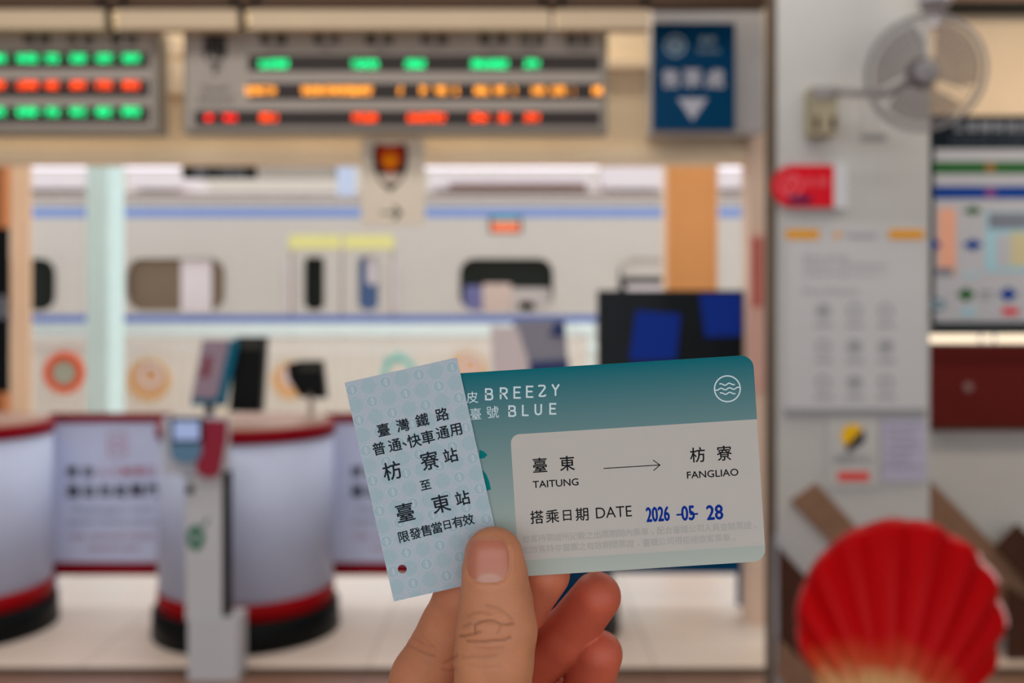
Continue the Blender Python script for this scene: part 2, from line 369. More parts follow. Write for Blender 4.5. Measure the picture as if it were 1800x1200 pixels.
# platform fence
fe = thing('platform_fence', (0, 9.0, 0), 'white rail fence with upright bars along the platform in front of the train', 'fence')
FY = 9.0
pbox('top_rail', -400, 568, 1047, 590, FY-.03, .07, M['fence_white'], fe, bevel=.01)
pbox('middle_rail', -400, 604, 1047, 622, FY, .04, M['fence_bar'], fe, bevel=.006)
pbox('middle_rail', -400, 800, 1047, 812, FY, .04, M['fence_bar'], fe, bevel=.006)
bar = pbox('fence_bar', 52, 622, 58, 832, FY+.01, .03, M['fence_bar'], fe, bevel=.004)
for i, px in enumerate(range(74, 1050, 21)):
    b2 = bar.copy(); COL.objects.link(b2); b2.parent = fe; b2.location.x = (px-52)/F*FY
for px in (-150, 415, 880, 1040):
    box('fence_post', P(px, 0, FY).x-.03, P(px, 0, FY).x+.03, FY-.01, FY+.05, 0, P(0, 592, FY).z, M['fence_white'], fe)
for px in (1020, 1040):
    bm = bmesh.new(); bmesh.ops.create_uvsphere(bm, u_segments=14, v_segments=8, radius=.045, matrix=Matrix.Translation(P(px, 577 if px == 1020 else 612, FY-.07))); finish(bm, 'rail_cap', M['fence_white'], fe, smooth=True)
# sheet behind the bars (pale apron of the platform wall)
o = tag(box('platform_screen', -8, 8, 10.4, 10.5, 0, P(0, 596, 10.4).z, mat('screen_pale', (212, 202, 190), GO, noise=.04)), 'low pale screen wall behind the fence bars below the train', 'wall')
# roundels on the fence
c = P(113, 655, FY-.05); bm = bmesh.new(); torus(bm, c, .145, .035, (0, 1, 0), 36, 10)
t = thing('life_ring', c-Vector((0, 0, .18)), 'orange red ring hung on the fence at the left beside the steel column', 'ring', )
finish(bm, 'ring', M['ring_orange'], t, smooth=True)
bm = bmesh.new(); bmesh.ops.create_cone(bm, cap_ends=True, segments=28, radius1=.11, radius2=.11, depth=.02, matrix=Matrix.Translation(c)@Matrix.Rotation(math.pi/2, 4, 'X')); finish(bm, 'centre_disc', mat('ring_centre', (178, 178, 160), GO), t)
def wood_disc(px, py, r, label):
    c = P(px, py, FY-.05); t = thing('wooden_disc', c-Vector((0, 0, r)), label, 'disc', 'wooden discs on the fence')
    bm = bmesh.new(); bmesh.ops.create_cone(bm, cap_ends=True, segments=32, radius1=r, radius2=r*.97, depth=.03, matrix=Matrix.Translation(c)@Matrix.Rotation(math.pi/2, 4, 'X')); finish(bm, 'face', M['disc_wood'], t)
    bm = bmesh.new(); torus(bm, c-Vector((0, .015, 0)), r*.93, .014, (0, 1, 0), 32, 6); finish(bm, 'rim', mat('disc_rim', (214, 180, 135), GO), t, smooth=True)
    bm = bmesh.new(); torus(bm, c+Vector((.02, -.02, .04)), r*.45, .02, (0, 1, 0), 24, 6); finish(bm, 'inner_ring', M['train_white'], t, smooth=True)
wood_disc(262, 668, .19, 'round wooden disc on the fence between steel column and leaflet sign')
wood_disc(512, 668, .17, 'round wooden disc on the fence half hidden behind the black ticket scanner')
wood_disc(822, 650, .16, 'round wooden disc on the fence just above the right shoulder of the pale blue ticket')
t = thing('bicycle_rack', P(690, 700, 8.8), 'teal arched tube stand on the platform above the ticket top edge', 'rack')
pts = [P(668, 760, 8.8), P(672, 680, 8.8), P(680, 640, 8.8), P(700, 624, 8.8), P(722, 640, 8.8), P(730, 680, 8.8), P(734, 760, 8.8)]
tube('arch', pts, .026, M['teal_paint'], t); tube('crossbar', [P(676, 632, 8.8), P(720, 632, 8.8)], .018, M['teal_paint'], t)
for x in (668, 734): tube('foot', [Vector((P(x, 0, 8.8).x, 8.8, 0)), P(x, 760, 8.8)], .026, M['teal_paint'], t)

# lamps, signs under the platform roof
t = thing('platform_beam', (0, 9.1, 2.8), 'steel roof beam above the platform carrying tube lamps', 'beam')
box('beam', -7, 7, 9.0, 9.3, P(0, 279, 9).z, 3.3, M['mint_steel'], t)
for x in (-6.2, 6.2): box('beam_post', x-.08, x+.08, 9.05, 9.25, 0, 3.0, M['mint_steel'], t)
for x0, x1, w_ in ((40, 156, 'first platform tube lamp from the left'), (214, 316, 'platform tube lamp just right of the steel column'), (735, 1052, 'long platform tube lamp right of the hanging crest sign'), (1262, 1316, 'short platform tube lamp between orange column and door jamb')):
    a = P(x0, 291, 8.93); b = P(x1, 291, 8.93)
    t = thing('tube_lamp', (a+b)/2, w_, 'lamp', 'tube lamps over the platform')
    tube('tube', [a, b], .032, M['tube_light'], t, 12)
    pbox('housing', x0, 277, x1, 287, 8.95, .05, M['train_white'], t)
t = thing('platform_sign', P(385, 315, 8.93), 'black hanging platform sign beside grey panel above the train', 'sign')
pbox('black_face', 320, 291, 450, 313, 8.93, .06, M['black'], t)
wtext('第 1 月台', 342, 295, 430, 309, 8.925, M['poster_grey'], t)
for x in (340, 430): tube('hanger', [P(x, 292, 8.992), P(x, 240, 8.992)], .008, M['soft_black'], t)
t = thing('platform_sign', P(520, 315, 8.93), 'grey hanging platform sign right of the black one', 'sign')
pbox('grey_face', 452, 291, 590, 313, 8.93, .06, mat('sign_greyface', (165, 155, 145), GO), t)
for x in (470, 570): tube('hanger', [P(x, 292, 8.992), P(x, 240, 8.992)], .008, M['soft_black'], t)
t = thing('roof_post', P(608, 343, 8.9), 'short pale blue boxed drop under the platform roof left of the crest sign', 'post')
pbox('shaft', 592, 240, 622, 343, 8.9, .1, mat('pale_blue_steel', (200, 212, 238), GO*1.1), t, bevel=.004)

# ------------------------------------------------------------------ ticket gates
def ring_pts(cx, cy, rx, ry, n=56): return [(cx+rx*math.cos(2*math.pi*k/n), cy+ry*math.sin(2*math.pi*k/n)) for k in range(n)]
def drum(name, cx, cy, levels, m, parent):
    """lathe with elliptical plan; levels = [(rx, ry, z)]"""
    bm = bmesh.new(); g = [[bm.verts.new((x, y, z)) for x, y in ring_pts(cx, cy, rx, ry)] for rx, ry, z in levels]
    n = len(g[0])
    for a, b in zip(g, g[1:]):
        for k in range(n): bm.faces.new((a[k], a[(k+1) % n], b[(k+1) % n], b[k]))
    bm.faces.new(g[0][::-1]); bm.faces.new(g[-1]); o = finish(bm, name, m, parent)
    for p in o.data.polygons: p.use_smooth = len(p.vertices) == 4
    return o
def gate(cx, body, label, band='dark_red', low='lower_red'):
    cy = 4.82; t = thing('ticket_gate', (cx, cy, 0), label, 'ticket gate', 'ticket gate cabinets')
    rx, ry = .40, .40
    drum('base', cx, cy, [(rx+.03, ry+.03, 0), (rx+.025, ry+.025, .12), (rx-.005, ry-.005, .13)], M['black'], t)
    drum('lower_band', cx, cy, [(rx+.004, ry+.004, .13), (rx+.004, ry+.004, .21)], M[low], t)
    drum('body', cx, cy, [(rx, ry, .21), (rx, ry, .905)], body, t)
    drum('upper_band', cx, cy, [(rx+.006, ry+.006, .905), (rx+.010, ry+.010, .912), (rx+.010, ry+.010, .955), (rx+.004, ry+.004, .963)], M[band], t)
    drum('counter_top', cx, cy, [(rx-.02, ry-.02, .963), (rx-.02, ry-.02, .969)], M['counter_tan'], t)
    return t
gate(P(435, 0, 4.82).x, M['white_drum'], 'white drum shaped ticket gate with red bands behind the grey card reader post')
gate(P(-70, 0, 4.82).x, M['white_drum'], 'white drum shaped ticket gate cut off by the left picture edge')
gate(P(928, 0, 4.82).x, M['sign_blue'], 'blue wrapped ticket gate mostly hidden behind the thumb and white card', 'sign_blue', 'black')

def barrier(x0, x1, label):
    t = thing('barrier_panel', (P((x0+x1)/2, 0, 5.15).x, 5.17, 0), label, 'barrier', 'barrier panels between the gates')
    pbox('board', x0, 742, x1, 990, 5.15, .03, M['panel_white'], t)
    pbox('top_band', x0, 727, x1, 742, 5.14, .05, M['dark_red'], t); pbox('bottom_band', x0, 989, x1, 1011, 5.14, .05, M['dark_red'], t)
    for x in (x0+6, x1-6): box('leg', P(x, 0, 5.15).x-.015, P(x, 0, 5.15).x+.015, 5.155, 5.185, 0, .2, M['panel_white'], t)
    return t
ink = M['ink_dark']; redink = mat('red_ink', (150, 45, 60), GI, noise=0); greyink = mat('grey_ink', (105, 112, 122), GI, noise=0); pinkink = mat('pink_ink', (140, 105, 120), GI, noise=0)
def panel_text(t, x, Y=5.145):
    wglyphs([('請', x+127-90, 828, 21), ('由', x+155-90, 828, 21)], Y, mat('panel_ink', (28, 34, 42), GI, noise=0), t, .02)
    wglyphs([(ch, x+181-90+i*21, 828, 18) for i, ch in enumerate('人工驗票')] + [('口', x+264-90, 828, 20)], Y, redink, t, .006)
    wglyphs([(ch, x+128-90+i*28, 862, 24) for i, ch in enumerate('進出勿走閘門')], Y, MATS['panel_ink'], t, .03)
    wtext('Passengers with', x+130-90, 890, x+268-90, 903, Y, greyink, t); wtext('paper tickets please', x+122-90, 911, x+276-90, 924, Y, greyink, t)
    wtext('use manual ticket', x+122-90, 934, x+272-90, 947, Y, pinkink, t); wtext('inspection gate', x+152-90, 957, x+246-90, 970, Y, pinkink, t)
    p = Print(); a = P(x+190-90, 803, Y); b = P(x+222-90, 760, Y)
    for r in ((a.x, a.z, b.x, a.z+.008), (a.x, b.z-.008, b.x, b.z), (a.x, a.z, a.x+.008, b.z), (b.x-.008, a.z, b.x, b.z)): p.rect(*r)
    q = P(x+206-90, 782, Y)
    p.ring(q.x, q.z, .022, .008, .022)
    p.make('icon', Y, mat('icon_pink', (160, 120, 132), GI, noise=0), t)
t = barrier(86, 300, 'white red edged barrier panel with black and red writing left of reader post'); panel_text(t, 90)
t = barrier(570, 830, 'white red edged barrier panel partly hidden behind the pale blue ticket'); panel_text(t, 590)
t = thing('blue_barrier', (P(1200, 0, 5.15).x, 5.17, 0), 'dark blue barrier panel peeking out below the lower edge of the white card', 'barrier')
pbox('board', 1060, 690, 1310, 1008, 5.15, .03, M['sign_blue'], t, bevel=.003)
for x in (1072, 1302): box('leg', P(x, 0, 5.15).x-.015, P(x, 0, 5.15).x+.015, 5.155, 5.185, 0, .2, M['sign_blue'], t)

# card reader post in front of the gate
RY = 4.1
rp = thing('reader_post', (P(370, 0, RY).x, RY+.06, 0), 'grey card reader post with blue screen standing before the white gate', 'card reader')
pbox('lower_box', 330, 1086, 418, 1197, RY, .14, M['post_grey'], rp, bevel=.004)
pbox('column', 326, 740, 390, 1090, RY+.01, .12, M['post_grey'], rp, bevel=.004)
pbox('head_plate', 286, 733, 388, 835, RY-.005, .05, mat('head_white', (158, 160, 170), GI, rough=.4), rp, bevel=.006)
pbox('cable_slot', 390, 830, 402, 1088, RY+.02, .05, M['soft_black'], rp)
a = P(301, 812, RY-.02); b = P(356, 734, RY-.02)
dev = prism('reader', rrect(a.x, a.z, b.x, b.z, .05, 8, (0, 0, 1, 1)), RY-.035, .03, M['reader_blue'], rp, bevel=.003)
pbox('reader_bezel', 300, 733, 357, 777, RY-.04, .006, M['soft_black'], dev); s = prr('reader_screen', 305, 740, 350, 773, 3, RY-.044, .004, M['reader_screen'], dev); s['label'] = 'lit pale blue screen'
a = P(345, 838, RY-.02); b = P(396, 738, RY-.02)
bm = bmesh.new(); ang = math.radians(-9)
o = pprism('maroon_tag', [(360, 738), (397, 740), (396, 770), (390, 805), (385, 830), (376, 840), (356, 838), (344, 826), (346, 812), (352, 790), (357, 762)], RY-.03, .02, M['tag_maroon'], rp, bevel=.003)
wtext('IC CARD', 318, 833, 338, 839, RY-.006, ink, rp, .01); 
bm = bmesh.new(); q = P(333, 860, RY+.003); bmesh.ops.create_cone(bm, cap_ends=True, segments=20, radius1=.018, radius2=.015, depth=.016, matrix=Matrix.Translation(q)@Matrix.Rotation(math.pi/2, 4, 'X')); finish(bm, 'lock', M['soft_black'], rp)
p = Print(); q = P(344, 945, RY+.008)
p.ring(q.x, q.z, .022, .026, .038)
q = P(362, 918, RY+.008); p.stroke([(q.x-.008, q.z-.012), (q.x+.006, q.z+.012)], .012)
p.make('green_sticker', RY+.008, M['green_sticker'], rp)

# things on the gate top
GZ = .969
t = thing('leaflet_sign', (P(370, 0, 4.62).x, 4.62, GZ), 'tilted pale leaflet sign with red picture and teal frame on gate top', 'sign')
pprism('sheet', [(356, 597), (408, 597), (384, 700), (336, 700)], 4.62, .006, mat('leaflet_paper', (128, 112, 124), GI), t)
pprism('teal_frame', [(404, 597), (420, 597), (396, 712), (336, 712), (337, 700), (381, 700)], 4.615, .014, mat('teal_frame', (20, 82, 104), GI), t)
pprism('red_picture', [(362, 625), (372, 625), (366, 663), (353, 663)], 4.618, .004, mat('leaflet_red', (110, 40, 50), GI), t)
tube('stand', [Vector((P(368, 0, 4.63).x, 4.63, GZ)), P(368, 706, 4.63)], .02, M['soft_black'], t)
q = P(392, 700, 4.6)
t = thing('white_bottle', (q.x, 4.58, GZ), 'small white bottle standing between leaflet sign and tall black monitor', 'bottle')
drum('bottle_body', q.x, 4.58, [(.014, .014, GZ), (.018, .018, GZ+.01), (.018, .018, GZ+.06), (.008, .008, GZ+.075), (.008, .008, GZ+.09)], mat('bottle_white', (205, 195, 170), GI), t)
drum('cap', q.x, 4.58, [(.01, .01, GZ+.088), (.01, .01, GZ+.1)], M['soft_black'], t)
t = thing('black_monitor', (P(430, 0, 4.66).x, 4.68, GZ), 'tall black monitor back standing on the gate top behind the leaflet sign', 'monitor')
pprism('housing', [(414, 592), (466, 592), (458, 724), (402, 724)], 4.66, .07, M['black'], t, bevel=.004)
pprism('vent', [(424, 597), (461, 597), (459, 614), (422, 614)], 4.654, .006, mat('vent_grey', (48, 48, 44), GI), t)
t = thing('ticket_scanner', (P(545, 0, 4.8).x, 4.8, GZ), 'black angular ticket scanner on short stand at the right of the gate top', 'scanner')
pprism('head', [(503, 640), (525, 634), (566, 634), (573, 700), (551, 700), (545, 686), (536, 700), (526, 696), (508, 668)], 4.78, .06, M['black'], t, bevel=.004)
pprism('front_plate', [(527, 640), (562, 640), (564, 652), (526, 652)], 4.774, .006, mat('vent_grey', (48, 48, 44), GI), t)
tube('stand', [Vector((P(547, 0, 4.81).x, 4.81, GZ)), P(547, 690, 4.81)], .014, mat('stand_grey', (150, 135, 125), GI), t)
drum('foot', P(547, 0, 4.81).x, 4.81, [(.06, .05, GZ), (.05, .04, GZ+.015)], mat('stand_grey', (150, 135, 125), GI), t)

# lilac machine and tv right of the middle
t = thing('leaflet_stand', (P(945, 0, 5.0).x, 5.02, .969), 'grey lilac leaflet stand on the blue gate above the card edge', 'stand')
pprism('back_board', [(905, 562), (992, 560), (1000, 650), (1002, 726), (893, 726), (890, 600)], 5.02, .02, mat('lilac_grey', (128, 128, 142), GO), t)
pprism('leaflet', [(862, 572), (910, 575), (930, 640), (925, 722), (868, 722)], 5.0, .012, mat('lilac_pale', (192, 182, 186), GO), t)
pprism('navy_edge', [(975, 566), (992, 564), (994, 592), (966, 590)], 5.012, .008, mat('navy', (50, 62, 105), GO), t)
pprism('navy_edge', [(928, 636), (1000, 632), (1001, 660), (926, 662)], 5.005, .01, mat('navy', (50, 62, 105), GO), t)
t = thing('monitor', (P(1180, 0, 4.95).x, 4.98, P(0, 690, 5.15).z), 'wide dark television screen with two blue pictures above the white card', 'television')
pbox('housing', 1051, 510, 1307, 668, 4.95, .05, M['soft_black'], t, bevel=.004)
scr = pbox('screen', 1056, 515, 1303, 662, 4.946, .004, mat('screen_black', (24, 28, 32), 1.5, rough=.15, noise=.3), t)
pprism('picture', [(1118, 546), (1196, 552), (1188, 632), (1107, 634)], 4.943, .003, M['screen_blue'], scr); pprism('picture', [(1230, 517), (1304, 515), (1304, 590), (1240, 592)], 4.943, .003, M['screen_blue'], scr)
pbox('stand_neck', 1165, 660, 1200, 700, 4.97, .04, M['soft_black'], t); box('stand_foot', P(1120, 0, 4.95).x, P(1240, 0, 4.95).x, 4.93, 5.18, P(0, 690, 5.15).z, P(0, 690, 5.15).z+.012, M['soft_black'], t)

# ------------------------------------------------------------------ display boards
LY = 4.4
def led_run(parent, x0, x1, yc, m, seed, h=6.4):
    """lit dots of one word on the dot matrix"""
    rnd = random.Random(seed); bm = bmesh.new(); k = LY/F; x = x0+9.5; pitch = 2.3
    while x <= x1-9.5+.01:
        y = yc-h
        while y <= yc+h:
            if rnd.random() < .72:
                q = P(x, y, LY-.006); r = .9*k
                vs = [bm.verts.new(q+Vector((r*math.cos(a), 0, r*math.sin(a)))) for a in [math.pi/3*i for i in range(6)]]; bm.faces.new(vs)
            y += pitch
        x += pitch
    if not bm.faces:
        q = P((x0+x1)/2, yc, LY-.006); r = 3*k; bm.faces.new([bm.verts.new(q+Vector((r*math.cos(a), 0, r*math.sin(a)))) for a in [math.pi/3*i for i in range(6)]])
    return finish(bm, 'lit_characters', m, parent)
def board(name, x0, x1, label, slots, hangers):
    t = thing(name, P((x0+x1)/2, 230, LY), label, 'display board', 'departure boards over the opening')
    pbox('case', x0, 52, x1, 232, LY+.004, .12, M['board_edge'], t, bevel=.006)
    pbox('face_plate', x0+6, 56, x1-10, 226, LY, .01, M['board_grey'], t)
    for (a, y0, b, y1) in slots: pbox('dark_slot', a, y0, b, y1, LY-.003, .004, M['slot_black'], t)
    for x in hangers: tube('hanger', [P(x, 54, LY+.06), Vector((P(x, 0, LY+.06).x, LY+.06, 3.2))], .012, M['metal'], t)
    return t
b2 = board('departure_board', 322, 1068, 'long grey departure board with green, orange and red lit rows', [(436, 97, 1055, 125), (436, 146, 1055, 175), (436, 194, 1055, 221), (342, 194, 436, 221)], (420, 970))
for x0, x1 in ((448, 517), (610, 673), (704, 756), (820, 903), (914, 957)): led_run(b2, x0, x1, 113, M['led_green'], x0)
for x0, x1 in ((423, 493), (522, 664), (692, 716), (730, 760), (757, 795), (790, 815), (826, 868), (862, 898), (894, 916), (926, 966), (961, 1004), (999, 1018), (1033, 1066)): led_run(b2, x0, x1, 160, M['led_orange'], x0, 6.8)
for x0, x1 in ((449, 496), (611, 672), (708, 792), (820, 868), (867, 903), (914, 957)): led_run(b2, x0, x1, 207, M['led_scarlet'], x0)
for x0, x1 in ((352, 384), (384, 424)): led_run(b2, x0, x1, 207, M['led_red'], x0, 5)
hd = mat('board_ink', (44, 42, 42), GI, noise=0)
wglyphs([('南', 378, 80, 46)], LY-.002, hd, b2, .05); wglyphs([('下', 378, 120, 26)], LY-.002, hd, b2, .05)
wtext('South', 355, 150, 402, 161, LY-.002, hd, b2); wtext('bound', 350, 168, 408, 180, LY-.002, hd, b2)
for w_ in [((a_[0], a_[1], 68, 20), (b_[0], b_[1], 68, 20)) for a_, b_ in (lambda q: zip(q[::2], q[1::2]))((('車', 466), ('種', 494), ('車', 560), ('次', 588), ('經', 652), ('由', 682), ('終', 750), ('點', 778), ('開', 852), ('車', 882), ('月', 922), ('台', 948), ('備', 1004), ('註', 1030)))]: wglyphs(w_, LY-.002, hd, b2, .05)
for s_, x0, x1 in (('Type', 462, 498), ('No.', 562, 586), ('Via', 656, 680), ('To', 756, 774), ('Time', 854, 880), ('Platform', 918, 952), ('Remarks', 998, 1036)): wtext(s_, x0, 82, x1, 89, LY-.002, hd, b2)
b1 = board('departure_board', -420, 279, 'grey departure board cut by left edge with green and red lit rows', [(-400, 92, 262, 120), (-400, 140, 262, 170), (-400, 186, 262, 216)], (-200, 190))
for yc, mm in ((103, 'led_green'), (150, 'led_scarlet'), (197, 'led_green')):
    for x0, x1 in ((-60, -20), (-24, 18), (21, 76), (72, 113), (115, 160), (161, 206), (207, 254)): led_run(b1, x0, x1, yc, M[mm], x0+yc, 6.6)
for w_ in [((a_[0], a_[1], 68, 20), (b_[0], b_[1], 68, 20)) for a_, b_ in (lambda q: zip(q[::2], q[1::2]))((('時', 52), ('刻', 78), ('月', 126), ('台', 156), ('備', 204), ('註', 232)))]: wglyphs(w_, LY-.002, hd, b1, .05)
for s_, x0, x1 in (('Time', 50, 80), ('Platform', 122, 158), ('Remarks', 198, 240)): wtext(s_, x0, 84, x1, 90, LY-.002, hd, b1)
# two white boxes between the boards
for i, (y0, y1) in enumerate(((60, 97), (104, 163))):
    t = thing('junction_box', P(302, y1, 4.78), ('small upper white junction box' if i == 0 else 'taller lower white junction box')+' in the gap between the two departure boards', 'junction box', 'junction boxes')
    prr('cover', 289, y0, 317, y1, 5, 4.78, .07, mat('box_white', (200, 185, 165), GI), t); box('back_plate', P(292, 0, 4.85).x, P(314, 0, 4.85).x, 4.85, 4.9, P(0, y1-4, 4.85).z, P(0, y0+4, 4.85).z, M['cream_light'], t)
# cover strips over the boards
for i, (x0, x1) in enumerate(((-500, 184), (208, 418), (440, 964), (980, 1142))):
    lab = ('cream cover strip above the left departure board', 'short cream cover strip above the gap between the boards', 'long cream cover strip above the wide departure board', 'cream cover strip next to the blue sign at the top')[i]
    t = thing('cover_strip', P((x0+x1)/2, 50, 4.25), lab, 'cover strip', 'cream cover strips under the ceiling')
    pbox('cover', x0, 17, x1, 50, 4.25, .08, M['valance'], t, bevel=.012)
    for x in (x0+8, x1-8): tube('bracket', [P(x, 20, 4.29), Vector((P(x, 0, 4.29).x, 4.29, 3.2))], .01, M['soft_black'], t)
    if i < 2:
        q = P(x1+16, 36, 4.30); bm = bmesh.new(); torus(bm, q, .022, .006, (0, 1, 0), 20, 6); o = finish(bm, 'cable_loop', mat('loop_tan', (165, 145, 105), GI), t, smooth=True)
        tube('end_cable', [P(x1+4, 10, 4.24), P(x1+8, 22, 4.24), P(x1+9, 36, 4.24), P(x1+12, 52, 4.24)], .012, M['black'], t)
structure(box('trim_11', -6, P(1345, 0, 4.35).x, 4.32, 4.40, P(0, 14, 4.35).z, 3.2, M['dark_brown']))

# hanging crest sign
t = thing('crest_sign', P(690, 396, 4.6), 'white hanging sign with red and black shield crest above a right arrow', 'sign')
SY = 4.6
pbox('plate', 635, 243, 746, 396, SY, .03, mat('crest_plate', (184, 174, 160), 1.7), t, bevel=.003)
p = Print()
def shield(cx, cy, w_, h_): return [(P(cx+x*w_, cy+y*h_, SY).x, P(cx+x*w_, cy+y*h_, SY).z) for x, y in ((-.9, -1), (0, -.92), (.9, -1), (1, -.5), (.95, .0), (.7, .5), (.35, .8), (0, 1), (-.35, .8), (-.7, .5), (-.95, 0), (-1, -.5))]
p.poly(shield(686, 294, 31, 42)); p.make('shield', SY-.001, mat('shield_black', (42, 34, 32), GI, noise=0), t)
p = Print(); p.poly(shield(686, 280, 22, 24)); p.make('shield_field', SY-.002, mat('shield_red', (165, 40, 18), GI, noise=0), t)
p = Print(); q = P(686, 282, SY); p.disc(q.x, q.z, .037); p.make('shield_emblem', SY-.003, mat('shield_orange', (215, 120, 8), GI, noise=0), t)
p = Print(); p.poly([(P(x, y, SY).x, P(x, y, SY).z) for x, y in ((664, 306), (708, 306), (702, 318), (690, 324), (672, 320))]); p.make('shield_band', SY-.002, mat('shield_pale', (176, 160, 148), GI, noise=0), t)
p = Print(); a = P(668, 374, SY); b = P(704, 374, SY); p.stroke([(a.x, a.z), (b.x, b.z)], .009, False); p.stroke([(b.x-.03, b.z+.03), (b.x, b.z), (b.x-.03, b.z-.03)], .013, False); p.make('arrow', SY-.001, hd, t)
for x in (655, 728): tube('hanger', [P(x, 244, SY+.015), Vector((P(x, 0, SY+.015).x, SY+.015, 3.2))], .005, M['metal'], t)

# blue direction sign and its grey backing
structure(box('trim_12', P(1147, 0, 4.7).x, P(1343, 0, 4.7).x, 4.7, 4.9, P(0, 232, 4.7).z, 3.2, M['grey_panel']))
t = thing('direction_sign', P(1220, 228, 4.6), 'square dark blue hanging sign with white writing and down arrow', 'sign')
BY = 4.6
pbox('plate', 1148, 40, 1292, 228, BY, .05, M['sign_blue'], t, bevel=.003)
pbox('bracket', 1160, 60, 1280, 200, BY+.05, .05, M['metal'], t)
sw = M['sign_white']
wglyphs([('售', 1178, 138, 34), ('票', 1217, 138, 34), ('處', 1257, 138, 34)], BY-.001, sw, t, .03)
p = Print(); p.poly([(P(x, y, BY).x, P(x, y, BY).z) for x, y in ((1191, 173), (1244, 173), (1217, 212))]); p.make('down_arrow', BY-.001, sw, t)
p = Print(); q = P(1187, 80, BY)
p.ring(q.x, q.z, .042, .013, .042)
p.disc(q.x, q.z, .021); p.make('round_logo', BY-.001, mat('logo_grey', (120, 140, 155), GI, noise=0), t)
wglyphs([('臺', 1236, 70, 13), ('鐵', 1251, 70, 13)], BY-.001, mat('logo_grey', (120, 140, 155), GI, noise=0), t, .02); wtext('TAIWAN RAIL', 1224, 84, 1266, 93, BY-.001, MATS['logo_grey'], t, .01)

# ------------------------------------------------------------------ pillar with posters and fan
PY = 3.6
pl = structure(thing('trim_13', (P(1500, 0, PY).x, PY, 0), None, None))
x0 = P(1366, 0, PY).x; x1 = P(1634, 0, PY).x
box('pillar_face', x0, x1, PY, PY+.16, 0, 3.2, M['wall_paint'], pl, bevel=.004)
box('shaded_side', x0-.004, x0, PY+.01, PY+.155, 0, 3.2, mat('side_shade', (88, 78, 68), GI), pl)  # thin dark sheet paints the shade on the pillar's left side
box('corner_guard', x0-.006, x0+.012, PY-.006, PY+.02, 0, P(0, 940, PY).z, M['metal'], pl)

# large poster
PP = PY-.008
t = thing('large_poster', P(1503, 722, PP), 'tall pale grey poster with nine small icons and amber bars on pillar', 'poster')
pbox('sheet', 1382, 398, 1628, 724, PP, .008, M['poster_paper'], t)
for a_, b_ in ((1382, 1440), (1563, 1624)): pbox('amber_bar', a_, 403, b_, 420, PP-.002, .002, M['amber'], t)
pbox('grey_bar', 1380, 718, 1628, 730, PP-.004, .01, mat('bar_grey', (118, 120, 124), GI), t)
p = Print(); q = P(1472, 413, PP); p.disc(q.x, q.z, .012); p.make('sun_logo', PP-.001, M['amber'], t)
wtext('Tourism', 1486, 408, 1540, 419, PP-.001, M['poster_grey'], t, .02)
pg = M['poster_grey']
for y, x2, s_ in ((452, 1492, 'Service'), (466, 1560, 'Visitor information'), (482, 1552, 'Opening hours'), (512, 1508, 'Facilities')): wtext(s_, 1412, y-6, x2, y+5, PP-.001, pg, t)
for r_ in range(3):
    for c_ in range(3):
        p = Print(); q = P(1447+c_*55, 546+r_*63, PP); p.ring(q.x, q.z, .022, .009)
        if (r_, c_) in ((1, 1), (1, 2), (2, 1), (0, 0)): p.disc(q.x, q.z, .014)
        a = P(1432+c_*55, 574+r_*63, PP); b = P(1464+c_*55, 569+r_*63, PP); p.rect(a.x, a.z, b.x, b.z)
        p.make('icon', PP-.001, pg, t)
# small logo poster and notice under it
t = thing('logo_poster', P(1500, 850, PP), 'small white poster with yellow and dark round logo on the pillar', 'poster')
pbox('sheet', 1455, 732, 1545, 856, PP, .006, M['wall_paint'], t)
p = Print(); q = P(1499, 766, PP); p.disc(q.x, q.z, .042); p.make('round_logo', PP-.001, mat('logo_yellow', (205, 160, 20), GI, noise=0), t)
p = Print(); p.poly([(q.x+.042*math.cos(a_), q.z+.042*math.sin(a_)) for a_ in [math.radians(d) for d in range(-125, 36, 10)]]); p.disc(q.x-.012, q.z-.045, .012); p.make('logo_shade', PP-.002, mat('logo_dark', (38, 40, 50), GI, noise=0), t)
wglyphs([(c_, 1474+i*17, 806, 17) for i, c_ in enumerate('旅遊中心')], PP-.001, pg, t, .03)
pbox('red_label', 1473, 829, 1528, 845, PP-.002, .002, mat('label_red', (186, 62, 58), GI), t)
t = thing('paper_notice', P(1590, 850, PP), 'pale lilac paper notice with grey lines at right edge of the pillar', 'notice')
pbox('sheet', 1549, 736, 1628, 846, PP, .003, M['paper_lilac'], t)
p = Print()
for k, (a_, b_) in enumerate(((1556, 1620), (1556, 1606), (1562, 1618), (1558, 1612), (1560, 1600), (1556, 1618))):
    q = P(a_, 752+k*14, PP); r = P(b_, 748+k*14, PP); p.rect(q.x, q.z, r.x, r.z)
p.make('text_lines', PP-.001, mat('line_grey', (128, 126, 144), GI, noise=0), t)
